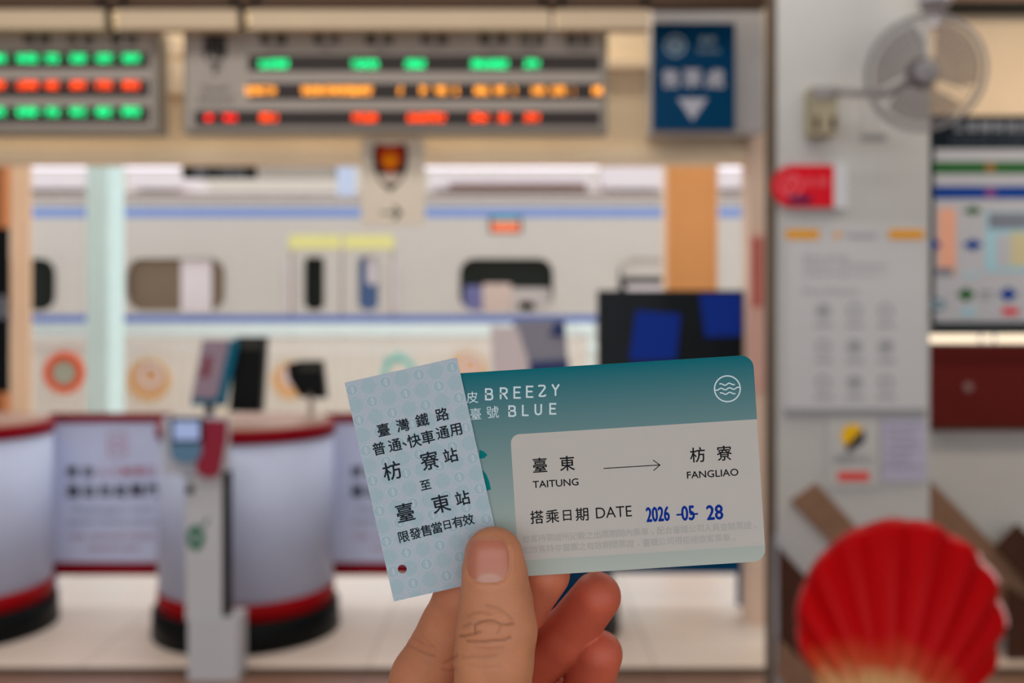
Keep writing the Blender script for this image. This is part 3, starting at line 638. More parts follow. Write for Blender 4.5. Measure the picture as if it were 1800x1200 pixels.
# red round-ended wall sign sticking out
t = thing('red_sign', P(1425, 362, PY-.03), 'red flag sign with round left end on the pillar beside its shaded side', 'sign')
a = P(1357, 364, PY-.03); b = P(1466, 290, PY-.03); R = (b.z-a.z)/2
pts = [(b.x, b.z)]+[(a.x+R+R*math.cos(math.radians(d)), a.z+R+R*math.sin(math.radians(d))) for d in range(90, 271, 12)]+[(b.x, a.z)]
prism('plate', pts, PY-.03, .012, M['sticker_red'], t, bevel=.002)
pbox('white_bracket', 1466, 288, 1490, 366, PY-.03, .03, mat('bracket_white', (172, 174, 178), GI), t)
p = Print(); q = P(1390, 326, PY-.031)
p.ring(q.x, q.z, .036, .008, .036)
p.stroke([(q.x-.012, q.z-.018), (q.x+.012, q.z+.018)], .01); p.make('ring_mark', PY-.031, mat('sign_pink', (196, 92, 100), GI, noise=0), t)
wtext('AED', 1418, 314, 1456, 330, PY-.031, MATS['sign_pink'], t, .01) if False else wglyphs([('免', 1424, 320, 18), ('費', 1446, 320, 18)], PY-.031, MATS['sign_pink'], t)
pbox('navy_label', 1388, 344, 1426, 356, PY-.033, .003, mat('navy_label', (50, 30, 66), GI), t)

# wall fan
fc = P(1626, 128, 3.25); fan = thing('wall_fan', P(1448, 230, PY-.07), 'grey wall fan with round wire guard and see through blades on pillar', 'fan')
ax = Vector((-.30, -1, -.22)).normalized()
u = ax.orthogonal().normalized(); v = ax.cross(u)
RF = .178
gd = thing('guard', fc-fan.location, None, None); gd.parent = fan
bm = bmesh.new(); torus(bm, fc, RF, .0065, ax, 48, 8)
torus(bm, fc-ax*.05, RF*.93, .003, ax, 48, 6)
finish(bm, 'guard_rim', M['fan_grey'], fan, smooth=True)
bpy.data.objects.remove(gd)
bm = bmesh.new()
for k in range(32):
    a_ = 2*math.pi*k/32; d = math.cos(a_)*u+math.sin(a_)*v
    add_tube(bm, [fc+ax*.05+d*.035, fc+ax*.045+d*RF*.6, fc+d*RF, fc-ax*.05+d*RF*.93, fc-ax*.08+d*RF*.5], .0011, 4)
finish(bm, 'guard_wires', M['fan_grey'], fan)
bm = bmesh.new(); torus(bm, fc+ax*.05, .018, .018, ax, 24, 8); finish(bm, 'guard_badge', M['fan_grey'], fan, smooth=True)
for k in range(3):
    bm = bmesh.new(); g = []
    for i in range(9):
        rr = .03+.125*i/8; row = []
        for j in range(9):
            s_ = (j/8-.5)*(1.75-.25*abs(i/8-.6)); a_ = 2*math.pi*k/3+.5+s_+.35*i/8
            row.append(bm.verts.new(fc-ax*(.0+.028*(j/8-.5)*(.4+i/8))+rr*(math.cos(a_)*u+math.sin(a_)*v)))
        g.append(row)
    for i in range(8):
        for j in range(8): bm.faces.new((g[i][j], g[i+1][j], g[i+1][j+1], g[i][j+1]))
    finish(bm, 'blade', M['blade'], fan, smooth=True)
bm = bmesh.new(); add_tube(bm, [fc+ax*.03, fc+ax*.02, fc-ax*.02, fc-ax*.03, fc-ax*.10, fc-ax*.16], [.02, .034, .034, .045, .052, .03], 20); finish(bm, 'motor', mat('motor_grey', (95, 92, 95), GI), fan, smooth=True)
tube('arm', [P(1470, 160, PY-.10), P(1500, 162, PY-.14), P(1560, 165, 3.42), fc-ax*.13], .014, M['fan_grey'], fan)
pbox('wall_box', 1428, 152, 1472, 236, PY-.09, .09, M['fan_box'], fan, bevel=.006)
for x in (1433, 1462): pbox('switch', x, 205, x+7, 226, PY-.096, .008, M['plank_dark'], fan)
pbox('vent_cap', 1430, 152, 1470, 172, PY-.097, .01, M['fan_grey'], fan)
for x, y in ((1536, 238), (1516, 236)):
    tube('pull_cord', [P(x, 166, PY-.13), P(x+2, y, PY-.13)], .0012, M['fan_grey'], fan, 5)
pbox('pull_knob', 1516, 236, 1558, 247, PY-.14, .02, M['fan_grey'], fan, bevel=.004)
# small lamp at the top edge
t = thing('security_camera', P(1650, 18, 3.5), 'grey round camera at the top edge above the fan', 'camera')
q = P(1643, 2, 3.5); bm = bmesh.new(); bmesh.ops.create_uvsphere(bm, u_segments=20, v_segments=12, radius=.05, matrix=Matrix.Translation(q)); finish(bm, 'dome', mat('dome_grey', (110, 104, 106), GI, rough=.2), t, smooth=True)
tube('mount', [q, Vector((q.x, q.y, 3.2))], .03, M['fan_grey'], t); bm = bmesh.new(); torus(bm, q, .05, .008, (0, 0, 1)); finish(bm, 'collar', M['metal'], t, smooth=True)
t = thing('white_sensor', P(1643, 46, 4.44), 'small white sensor box at the top left corner of the cream wall band', 'sensor')
pbox('body', 1631, 26, 1655, 46, 4.42, .04, mat('sensor_white', (205, 200, 215), GI), t, bevel=.004); pbox('lens', 1638, 34, 1648, 41, 4.416, .005, M['metal'], t)

# ------------------------------------------------------------------ map board on the right wall
MY = 4.44
t = thing('map_board', P(1760, 575, MY), 'large route map board with black heading green and blue bars', 'map board')
pbox('backing', 1640, 203, 2050, 575, MY, .05, M['map_dark'], t, bevel=.003)
pbox('white_sheet', 1643, 262, 2046, 566, MY-.004, .005, M['map_white'], t)
pbox('green_bar', 1643, 284, 2046, 305, MY-.006, .003, M['map_green'], t); pbox('blue_bar', 1643, 327, 2046, 349, MY-.006, .003, M['map_blue'], t)
for y, cc in ((294, (120, 90, 50)), (338, (110, 60, 110))):
    p = Print(); q = P(1741, y, MY-.007); p.disc(q.x, q.z, .024); p.make('line_badge', MY-.007, mat('badge_%d' % y, cc, GI, noise=0), t)
wglyphs([(c_, 1686+i*23, 223, 21) for i, c_ in enumerate('公車轉乘資訊圖')], MY-.001, mat('map_letter', (120, 124, 134), GI, noise=0), t, .02)
wtext('Local bus transfer information', 1672, 240, 1900, 252, MY-.001, mat('map_letter2', (70, 80, 92), GI, noise=0), t)
pbox('peach_block', 1650, 366, 1680, 484, MY-.006, .003, M['map_peach'], t)
pr = pbox('street_map', 1732, 372, 2046, 478, MY-.006, .003, M['map_pale_blue'], t)
pbox('grey_block', 1738, 374, 1990, 402, MY-.008, .003, M['map_grey'], pr); pbox('pale_block', 1752, 412, 1774, 470, MY-.008, .003, M['map_white'], pr); pbox('sand_block', 1776, 408, 1990, 468, MY-.008, .003, M['map_sand'], pr)
def diamond(px, py, w_, h_, mm):
    p = Print(); p.poly([(P(px+x*w_, py+y*h_, MY).x, P(px+x*w_, py+y*h_, MY).z) for x, y in ((-1, 0), (0, -1), (1, 0), (0, 1))]); p.make('marker', MY-.0075, M[mm], t)
diamond(1709, 370, 18, 8, 'map_green'); diamond(1709, 430, 18, 11, 'map_blue'); diamond(1642, 430, 12, 10, 'map_blue'); diamond(1697, 517, 17, 13, 'map_green'); diamond(1771, 517, 18, 13, 'map_blue'); diamond(1840, 517, 18, 13, 'map_green')
for x0, y0, x1, y1, mm in ((1690, 541, 1715, 554, 'map_pale_blue'), (1762, 541, 1790, 553, 'sticker_red'), (1692, 480, 1722, 486, 'map_pale_blue'), (1640, 470, 1676, 484, 'map_grey'), (1722, 512, 1746, 516, 'map_grey'), (1722, 522, 1742, 525, 'map_grey')): pbox('legend_patch', x0, y0, x1, y1, MY-.007, .003, M[mm], t)
p = Print(); q = P(1648, 535, MY)
p.ring(q.x, q.z, .026, .012, .018)
p.make('ring_symbol', MY-.0075, mat('ring_sym', (70, 110, 130), GI, noise=0), t)
# light strip
t = thing('light_strip', P(1760, 606, 4.38), 'glowing cream light strip under the map board', 'lamp')
pbox('diffuser', 1618, 588, 2040, 602, 4.38, .04, M['counter_tube'], t, bevel=.006); pbox('housing', 1616, 582, 2042, 588, 4.38, .12, M['black'], t)
for x in (1722, 1746): pbox('clip', x, 587, x+4, 603, 4.375, .03, M['metal'], t)
# maroon board
t = thing('maroon_board', P(1760, 756, 4.44), 'dark maroon board on the right wall below the light strip', 'board')
pbox('panel', 1636, 606, 2040, 752, 4.45, .04, M['maroon'], t, bevel=.004); pbox('bottom_ledge', 1636, 750, 2040, 757, 4.44, .06, M['plank_dark'], t)
bm = bmesh.new(); q = P(1702, 680, 4.449); bmesh.ops.create_cone(bm, cap_ends=True, segments=20, radius1=.022, radius2=.018, depth=.012, matrix=Matrix.Translation(q)@Matrix.Rotation(math.pi/2, 4, 'X')); finish(bm, 'knob', mat('knob_grey', (110, 90, 88), GI), t)

# planks on pillar and wall
def plank(name, pts, Y, mm, label, g='brown wooden planks'):
    t = thing(name, P(sum(p_[0] for p_ in pts)/len(pts), max(p_[1] for p_ in pts), Y), label, 'plank', g)
    pprism('board', pts, Y, .02, M[mm], t, bevel=.003); return t
plank('wooden_plank', [(1436, 850), (1560, 985), (1522, 1018), (1391, 882)], PY-.022, 'plank_brown', 'brown plank sloping down the pillar behind the top of the shell')
plank('wooden_plank', [(1370, 962), (1372, 1180), (1450, 1290), (1450, 1050)], PY-.022, 'plank_dark', 'darker plank low on the pillar left of the shell')
plank('wooden_plank', [(1372, 1125), (1450, 1200), (1450, 1300), (1368, 1190)], PY-.046, 'plank_brown', 'lighter brown plank end at the lower left of the shell')
plank('wooden_plank', [(1637, 846), (1820, 1030), (1820, 1140), (1637, 930)], 4.43, 'plank_brown', 'wide brown plank sloping down the wall right of the pillar')
plank('wooden_plank', [(1790, 922), (1860, 990), (1860, 1080), (1752, 962)], 4.40, 'plank_dark', 'dark plank end at the right picture edge above the shell')
plank('wooden_plank', [(1772, 1030), (1900, 1110), (1900, 1330), (1772, 1300)], 4.36, 'plank_dark', 'dark plank behind the right side of the shell')

# ------------------------------------------------------------------ scallop shell
SYD = 2.25
um = P(1543, 1302, SYD); k = SYD/F
sh = thing('scallop_shell', (um.x, SYD+.04, 0), 'big red scallop shell ornament fading to cream at its base', 'shell ornament')
def shell_surface(t_, s_, back=0):
    """t 0..1 from hinge to rim, s -1..1 across"""
    phi = s_*math.radians(146)
    cx, cz, R = 0, 200*k, 181*k
    nr = 13; rib = abs(math.cos(nr*math.pi/2*(s_*.92)))
    Ro = R*(1+.035*rib)
    ox, oz = cx+Ro*math.sin(phi), cz+Ro*math.cos(phi)
    x, z = ox*t_, oz*t_
    h = .11*(1-t_**2.2)*math.sqrt(max(0, 1-(s_)**2*.55))*min(1, t_*5)**.6 + .020*t_**.8*(rib-.5)*(1 if t_ < .97 else .8)
    return Vector((x, -h-.015+back, z))
bm = bmesh.new(); NT, NS = 40, 240; g = []
ca = math.radians(17.5); Rm = Matrix.Rotation(ca, 3, 'Y')
for i in range(NT+1):
    g.append([bm.verts.new(Vector((um.x, SYD+.08, um.z))+Rm@shell_surface(max(.02, i/NT), -1+2*j/NS)) for j in range(NS+1)])
for i in range(NT):
    for j in range(NS): bm.faces.new((g[i][j], g[i+1][j], g[i+1][j+1], g[i][j+1]))
so = finish(bm, 'shell', None, sh, smooth=True)
sm = bpy.data.materials.new('shell_lacquer'); sm.use_nodes = True; nt = sm.node_tree; b = nt.nodes['Principled BSDF']
at_ = nt.nodes.new('ShaderNodeTexCoord'); mp = nt.nodes.new('ShaderNodeVectorMath'); mp.operation = 'DISTANCE'
mp.inputs[1].default_value = (0, 0, um.z); sh_off = Vector((0, 0, um.z))
nz = nt.nodes.new('ShaderNodeTexNoise'); nz.inputs['Scale'].default_value = 14
mul = nt.nodes.new('ShaderNodeMath'); mul.operation = 'MULTIPLY_ADD'; mul.inputs[1].default_value = .06
cr = nt.nodes.new('ShaderNodeValToRGB'); st_ = ((0, (235, 200, 140)), (.38, (238, 204, 140)), (.50, (212, 76, 42)), (.61, (206, 2, 10)), (1, (192, 0, 8)))
for p_, c_ in st_[1:-1]: cr.color_ramp.elements.new(p_)
for e, (p_, c_) in zip(sorted(cr.color_ramp.elements, key=lambda e: e.position), st_): e.color = (*lin(c_), 1)
sc_ = nt.nodes.new('ShaderNodeMath'); sc_.operation = 'MULTIPLY'; sc_.inputs[1].default_value = 2.2
nt.links.new(at_.outputs['Object'], mp.inputs[0]); nt.links.new(at_.outputs['Object'], nz.inputs['Vector'])
nt.links.new(nz.outputs['Fac'], mul.inputs[0]); nt.links.new(mp.outputs['Value'], mul.inputs[2]); nt.links.new(mul.outputs[0], sc_.inputs[0]); nt.links.new(sc_.outputs[0], cr.inputs[0])
nt.links.new(cr.outputs[0], b.inputs['Base Color']); b.inputs['Roughness'].default_value = .4; b.inputs['Specular IOR Level'].default_value = .1
so.data.materials.append(sm)
md = so.modifiers.new('thickness', 'SOLIDIFY'); md.thickness = .012; md.offset = 1
# pale rim
bm = bmesh.new(); rim = [Vector((um.x, SYD+.08, um.z))+Rm@(shell_surface(1.0, -1+2*j/NS)+Vector((0, .012, 0))) for j in range(10, NS-9)]
add_tube(bm, rim, .005, 6); ro = finish(bm, 'rim', mat('rim_pink', (170, 70, 70), 1.3), sh, smooth=True); ro['label'] = 'duller pinkish red rim'
for s0, s1 in ((NS//2+26, NS//2+42), (NS//2+50, NS//2+62)):  # short whitish tubes along two stretches of the rim
    bm = bmesh.new(); add_tube(bm, rim[s0-10:s1-10], .011, 6); wr = finish(bm, 'rim_patch', mat('rim_pale', (214, 165, 165), 1.5), sh, smooth=True); wr['label'] = 'whitish patch on the rim'
bx = box('pedestal', um.x-.10, um.x+.10, SYD+.0, SYD+.18, 0, um.z+.02, M['plank_dark'], sh, bevel=.01)
box('pedestal_foot', um.x-.18, um.x+.18, SYD-.08, SYD+.26, 0, .04, M['plank_dark'], sh, bevel=.01)

# ------------------------------------------------------------------ the two tickets in the hand
def flat(name, outline, y0, y1, m, parent, holes=()):
    bm = bmesh.new(); loops = []
    for lp in (outline,)+tuple(holes):
        vs = [bm.verts.new((x, y0, z)) for x, z in lp]; loops.append(vs)
        for i in range(len(vs)): bm.edges.new((vs[i], vs[(i+1) % len(vs)]))
    bmesh.ops.triangle_fill(bm, use_beauty=True, use_dissolve=False, edges=bm.edges[:])
    r = bmesh.ops.extrude_face_region(bm, geom=bm.faces[:])
    bmesh.ops.translate(bm, vec=(0, y1-y0, 0), verts=[q for q in r['geom'] if isinstance(q, bmesh.types.BMVert)])
    bmesh.ops.recalc_face_normals(bm, faces=bm.faces)
    me = bpy.data.meshes.new(name); bm.to_mesh(me); bm.free(); return link(name, me, m, parent)
GT = 1.42
# --- small card ticket
DT = .2614; kt = DT/F; tcx, tcy, ta = 747.5, 842.5, math.radians(12.7)
tk = thing('rail_ticket', P(tcx, tcy, DT), 'small upright pale blue card rail ticket with black print and punched hole', 'ticket')
tk.rotation_euler = (0, -ta, 0)
def TL(px, py):
    dx, dz = (px-tcx)*kt, -(py-tcy)*kt; c_, s_ = math.cos(-ta), math.sin(-ta)
    return (dx*c_-dz*s_, dx*s_+dz*c_)
W2, H2 = 101*kt, 197*kt
tm = bpy.data.materials.new('security_print_card'); tm.use_nodes = True; nt = tm.node_tree; b = nt.nodes['Principled BSDF']; b.inputs['Roughness'].default_value = .55; b.inputs['Specular IOR Level'].default_value = .08
def nd(t_, **kw):
    n = nt.nodes.new(t_)
    for a_, v_ in kw.items(): setattr(n, a_, v_)
    return n
def mth(op, a_, b_=None, c_=None):
    n = nd('ShaderNodeMath', operation=op)
    for i, q in enumerate((a_, b_, c_)):
        if q is None: continue
        if isinstance(q, (int, float)): n.inputs[i].default_value = q
        else: nt.links.new(q, n.inputs[i])
    return n.outputs[0]
tc = nd('ShaderNodeTexCoord'); sp = nd('ShaderNodeSeparateXYZ'); nt.links.new(tc.outputs['Object'], sp.inputs[0])
cX, cZ = 30*kt, 27.3*kt; lx, lz = TL(619, 685)
def cellpair():
    """distance (in cells) from the nearest centre of the lattice of security roundels, local x, y and checker"""
    X = mth('ADD', mth('DIVIDE', mth('SUBTRACT', sp.outputs[0], lx), cX), 50.5); Z = mth('ADD', mth('DIVIDE', mth('SUBTRACT', sp.outputs[2], lz), cZ), 51.5)
    fx = mth('SUBTRACT', mth('FRACT', X), .5); fz = mth('MULTIPLY', mth('SUBTRACT', mth('FRACT', Z), .5), .95)
    par = mth('MODULO', mth('ADD', mth('FLOOR', X), mth('FLOOR', Z)), 2.0)
    d = mth('SQRT', mth('ADD', mth('MULTIPLY', fx, fx), mth('MULTIPLY', fz, fz))); return d, fx, fz, par
d, fx, fz, par = cellpair()
def band(v, lo, hi, soft=.04):
    a_ = nd('ShaderNodeMapRange', interpolation_type='SMOOTHSTEP'); nt.links.new(v, a_.inputs[0]); a_.inputs[1].default_value = lo-soft; a_.inputs[2].default_value = lo+soft
    c_ = nd('ShaderNodeMapRange', interpolation_type='SMOOTHSTEP'); nt.links.new(v, c_.inputs[0]); c_.inputs[1].default_value = hi-soft; c_.inputs[2].default_value = hi+soft; c_.inputs[3].default_value = 1; c_.inputs[4].default_value = 0
    return mth('MULTIPLY', a_.outputs[0], c_.outputs[0])
disc = band(d, -1, .455, .05)
ring = mth('MULTIPLY', band(d, .33, .41, .03), par)
bar_ = mth('MULTIPLY', mth('MULTIPLY', band(mth('ABSOLUTE', mth('ADD', fx, -.02)), -1, .05, .03), band(mth('ABSOLUTE', fz), -1, .24, .03)), par)
inner = mth('MULTIPLY', band(d, .22, .26, .02), par)
def mixc(fac, A_, B_):
    n = nd('ShaderNodeMix', data_type='RGBA'); nt.links.new(fac, n.inputs['Factor'])
    for key, q in (('A', A_), ('B', B_)):
        if isinstance(q, tuple): n.inputs[key].default_value = (*[v*GT for v in lin(q)], 1)
        else: nt.links.new(q, n.inputs[key])
    return n.outputs['Result']
col = mixc(disc, (160, 168, 177), (148, 166, 174))
col = mixc(mth('MULTIPLY', ring, .8), col, (165, 174, 184)); col = mixc(mth('MULTIPLY', bar_, .9), col, (170, 176, 186)); col = mixc(mth('MULTIPLY', inner, .5), col, (128, 150, 158))
# paper grain
n1 = nd('ShaderNodeTexNoise'); n1.inputs['Scale'].default_value = 1500; n1.inputs['Detail'].default_value = 3; nt.links.new(tc.outputs['Object'], n1.inputs['Vector'])
mr = nd('ShaderNodeMapRange'); nt.links.new(n1.outputs['Fac'], mr.inputs[0]); mr.inputs[3].default_value = .93; mr.inputs[4].default_value = 1.07
hv = nd('ShaderNodeHueSaturation'); nt.links.new(col, hv.inputs['Color']); nt.links.new(mr.outputs[0], hv.inputs['Value']); nt.links.new(hv.outputs[0], b.inputs['Base Color'])
bp = nd('ShaderNodeBump'); bp.inputs['Strength'].default_value = .15; bp.inputs['Distance'].default_value = .0001; nt.links.new(n1.outputs['Fac'], bp.inputs['Height']); nt.links.new(bp.outputs[0], b.inputs['Normal'])
hx, hz = TL(707, 1000); hole = [(hx+8*kt*math.cos(2*math.pi*i/28), hz+8*kt*math.sin(2*math.pi*i/28)) for i in range(28)]
flat('card_stock', [(-W2, -H2), (W2, -H2), (W2, H2), (-W2, H2)], 0, .0005, tm, tk, (hole,))
tink = mat('ticket_ink', (30, 36, 44), 1.2, rough=.5, noise=.25, scale=3000)
lines = [[('臺', 674, 755, 24), ('灣', 708, 747, 24), ('鐵', 742, 738, 24), ('路', 777, 728, 24)],
         [('普', 666, 788, 24), ('通', 694, 782, 24), ('、', 711, 780, 24), ('快', 728, 774, 25), ('車', 752, 768, 25), ('通', 778, 760, 24), ('用', 801, 755, 24)],
         [('枋', 689, 827, 34), ('寮', 755, 809, 34), ('站', 792, 800, 27)], [('至', 748, 852, 20)],
         [('臺', 712, 900, 35), ('東', 775, 885, 34), ('站', 813, 875, 27)],
         [('限', 710, 943, 21), ('發', 730, 937, 21), ('售', 749, 932, 21), ('當', 768, 927, 21), ('日', 786, 922, 18), ('有', 804, 917, 21), ('效', 823, 913, 21)]]
for ln in lines:
    p = Print()
    for ch, px, py, sz in ln:
        x, z = TL(px, py); p.glyph(ch, x, z, sz*kt, .013 if sz > 30 else .017)
    p.make('printed_line', -.00003, tink, tk, world=False)
# --- white card
DC = .26205; kc = DC/F; ccx, ccy, caa = 1048, 822.7, math.radians(3.6)
cd = thing('souvenir_card', P(ccx, ccy, DC), 'white and teal rounded travel card behind the small ticket, stamped blue date', 'card')
cd.rotation_euler = (0, -caa, 0)
def CL(px, py):
    dx, dz = (px-ccx)*kc, -(py-ccy)*kc; c_, s_ = math.cos(-caa), math.sin(-caa)
    return (dx*c_-dz*s_, dx*s_+dz*c_)
cw, ch_ = 287.5*kc, 181.5*kc
cm = bpy.data.materials.new('gradient_print_card'); cm.use_nodes = True; nt = cm.node_tree; b = nt.nodes['Principled BSDF']; b.inputs['Roughness'].default_value = .5; b.inputs['Specular IOR Level'].default_value = .06
tc = nd('ShaderNodeTexCoord'); sp = nd('ShaderNodeSeparateXYZ'); nt.links.new(tc.outputs['Object'], sp.inputs[0])
tt = mth('DIVIDE', mth('SUBTRACT', ch_, sp.outputs[2]), 2*ch_)
cr = nd('ShaderNodeValToRGB'); nt.links.new(tt, cr.inputs[0]); els = cr.color_ramp
stops = [(0, (0, 92, 103)), (.10, (2, 99, 110)), (.19, (45, 122, 128)), (.28, (105, 148, 150)), (.37, (148, 166, 160)), (.48, (170, 172, 163)), (.86, (174, 170, 164)), (.93, (160, 166, 158)), (1, (166, 168, 160))]
for i, (p_, c_) in enumerate(stops):
    e = els.elements[0] if i == 0 else (els.elements[1] if i == len(stops)-1 else els.elements.new(p_)); e.position = p_; e.color = (*[min(1, v*GT) for v in lin(c_)], 1)
# elements.new re-sorts, so set them again in order
for e, (p_, c_) in zip(sorted(els.elements, key=lambda e: e.position), stops): e.color = (*[min(1, v*GT) for v in lin(c_)], 1)
nt.links.new(cr.outputs[0], b.inputs['Base Color'])
flat('card_stock', rrect(-cw, -ch_, cw, ch_, 22*kc, 8), 0, .0005, cm, cd)
cpaper = mat('card_panel', (171, 165, 160), GT, rough=.45, noise=.015, scale=400)
pa = CL(897, 764)[0]; pt = CL(1100, 751)[1]; pb = CL(1185, 968)[1]
p = Print(); p.poly(rrect(pa, pb, cw-.00003, pt, 16*kc, 8, (0, 1, 1, 0))); p.make('white_panel', -.00002, cpaper, cd, world=False)
white = mat('card_white_print', (186, 200, 205), GT, noise=0, rough=.5); cink = mat('card_ink', (26, 26, 28), 1, noise=0, rough=.5)
SL = {'B': [[(0, 0), (0, 1), (.42, 1), (.58, .9), (.58, .64), (.42, .53), (0, .53)], [(.42, .53), (.62, .42), (.64, .12), (.46, 0), (0, 0)]],
      'R': [[(0, 0), (0, 1), (.42, 1), (.6, .88), (.6, .62), (.42, .48), (0, .48)], [(.28, .48), (.62, 0)]],
      'E': [[(.58, 0), (0, 0), (0, 1), (.58, 1)], [(0, .52), (.5, .52)]],
      'Z': [[(.0, .95), (.06, 1), (.5, 1), (.6, .88), (.56, .72), (.1, .14), (.06, .04), (.14, 0), (.5, 0), (.66, .1)]],
      'Y': [[(0, 1), (.3, .5), (.62, 1)], [(.3, .5), (.3, 0)]], 'L': [[(0, 1), (0, 0), (.54, 0)]],
      'U': [[(0, 1), (0, .28), (.08, .08), (.3, 0), (.52, .08), (.6, .28), (.6, 1)]]}
def stroke_word(word, xs_, y0, y1, h):
    p = Print()
    for i, (c_, x) in enumerate(zip(word, xs_)):
        yb = y0+(y1-y0)*i/(len(word)-1)
        for pl_ in SL[c_]: p.stroke([CL(x+q[0]*h*.98, yb-q[1]*h) for q in pl_], 3.0*kc)
    return p.make('brand_lettering', -.00003, white, cd, world=False)
stroke_word('BREEZY', [854, 880, 904, 926, 947, 971], 702, 694.5, 18.5)
stroke_word('BLUE', [895, 919, 941, 967], 731, 727, 17.5)
def cglyphs(lst, m_, bold=0, name='printed_line'):
    p = Print()
    for ch, px, py, sz in lst:
        x, z = CL(px, py); p.glyph(ch, x, z, sz*kc, bold)
    return p.make(name, -.00004, m_, cd, world=False)
def cfit(st, px0, py0, px1, h, m_, bold=0, name='printed_line', slope=3.4):
    """baseline starts at (px0,py0) and runs to px1"""
    x0_, z0_ = CL(px0, py0); L = (px1-px0)*kc/math.cos(caa); p = Print(); p.fit(st, x0_, z0_, x0_+L, z0_+h*kc, bold); return p.make(name, -.00004, m_, cd, world=False)
cglyphs([('皮', 830, 698, 22), ('臺', 836, 727, 22), ('號', 866, 724, 23)], white, 0)
cglyphs([('臺', 949, 817, 28), ('東', 997, 814, 28)], cink, .012); cglyphs([('枋', 1226, 799, 28), ('寮', 1273, 796, 28)], cink, .012)
cfit('TAITUNG', 937, 857.5, 1017, 12.2, cink, .02); cfit('FANGLIAO', 1208, 841, 1298, 12.2, cink, .02)
p = Print(); p.stroke([CL(1061, 823), CL(1159, 817)], 1.6*kc, False); p.stroke([CL(1148, 808.5), CL(1160, 817), CL(1149, 826.5)], 1.6*kc); p.make('printed_arrow', -.00004, cink, cd, world=False)
cglyphs([('搭', 944, 908.5, 25), ('乘', 971, 907, 25), ('日', 997, 905.5, 22), ('期', 1023, 903.5, 25)], cink, .01); cfit('DATE', 1048, 911, 1111, 19, cink, 0)
stamp = mat('stamp_blue', (8, 48, 140), 1.1, noise=.15, scale=2500)
def dig(st, x0_, y0_, x1_): cfit(st, x0_, y0_, x1_, 25, stamp, .035, 'stamped_date')
dig('2026', 1137, 917, 1177); dig('05', 1199, 914.5, 1221); dig('28', 1243, 913.5, 1271)
p = Print(); p.stroke([CL(1189, 904.5), CL(1198, 904)], 3.2*kc, False); p.stroke([CL(1213, 903.5), CL(1227, 902.7)], 3.2*kc, False); p.make('stamped_dash', -.00004, stamp, cd, world=False)
faint = mat('faint_print', (150, 147, 143), GT, noise=0)
r1 = '旅客持票證所記載之出團期間內乘車，配合臺鐵公司人員查驗票證。'; r2 = '如旅客持非當團之有效期間票證，臺鐵公司得拒絕旅客乘車。'
n_ = len(r1); cglyphs([(c_, 925+i*(1328-925)/(n_-1), 947+i*(922-947)/(n_-1)+(4 if c_ in '，。' else 0), 14.5) for i, c_ in enumerate(r1)], faint, 0)
n_ = len(r2); cglyphs([(c_, 925+i*(1291-925)/(n_-1), 966+i*(943.5-966)/(n_-1)+(4 if c_ in '，。' else 0), 14.5) for i, c_ in enumerate(r2)], faint, 0)
# round wave mark
p = Print(); qx, qz = CL(1278.5, 683)
p.ring(qx, qz, 22.6*kc, 2.3*kc, n=64)
for dz_, hw in ((8, 13), (0, 21.5), (-8, 13)):
    p.stroke([(qx+u_*kc, qz+(dz_+1.6*math.sin(u_*.42))*kc) for u_ in np.linspace(-hw, hw, 26)], 2.1*kc)
p.make('wave_mark', -.00004, white, cd, world=False)
leaf = mat('leaf_teal', (0, 104, 104), GT, noise=0)
p = Print(); p.poly([CL(x, y) for x, y in ((843, 790), (850, 793), (857, 799), (851, 805), (842, 806))]); p.poly([CL(x, y) for x, y in ((848, 825), (855, 834), (860, 846), (863, 860), (856, 862), (848, 840))]); p.make('leaf_picture', -.00003, leaf, cd, world=False)

# ------------------------------------------------------------------ the hand
def J(px, py, Ymm, r): return np.array([(px-900)/F*Ymm, Ymm, 1500+(HY-py)/F*Ymm]), r
YS = 1.22   # thumb is flatter than it is wide
def cone_sdf(X, A_, B_, ys=1.0):
    (a_, ra), (b_, rb) = A_, B_
    sc = np.array([1, ys, 1]); pa_ = (X-a_)*sc; ba = (b_-a_)*sc; L2 = ba@ba
    h = np.clip((pa_@ba)/L2, 0, 1); return np.sqrt(((pa_-h[:, None]*ba)**2).sum(1))-(ra+(rb-ra)*h)
def smin(a_, b_, k_): h = np.clip(.5+.5*(b_-a_)/k_, 0, 1); return b_*(1-h)+a_*h-k_*h*(1-h)
thumb = [J(868, 977, 255.6, 7.3), J(870, 1012, 255.1, 7.9), J(872, 1060, 254.0, 8.9), J(873, 1108, 252.8, 9.75), J(868, 1160, 252.5, 9.6), J(866, 1220, 253, 9.4), J(862, 1330, 257, 11), J(880, 1560, 275, 15)]
index = [J(846, 968, 270.8, 7.6), J(822, 1046, 273, 8.6), J(797, 1108, 277, 9.1), J(751, 1195, 282, 10.0), J(706, 1330, 296, 11.5)]
middle = [J(956, 1008, 270.2, 6.9), J(912, 1064, 277, 7.7), J(862, 1130, 296, 8.8), J(785, 1210, 314, 9.6), J(730, 1420, 308, 12)]
ring = [J(1049, 1048, 283, 6.7), J(996, 1116, 292, 7.5), J(920, 1180, 306, 8.6), J(840, 1260, 326, 9.2), J(775, 1480, 318, 12)]
little = [J(1053, 1149, 288, 6.6), J(1028, 1225, 297, 7.2), J(970, 1300, 312, 7.8), J(900, 1370, 326, 8.4), J(835, 1560, 322, 11.5)]
wrist = J(850, 1800, 304, 20)
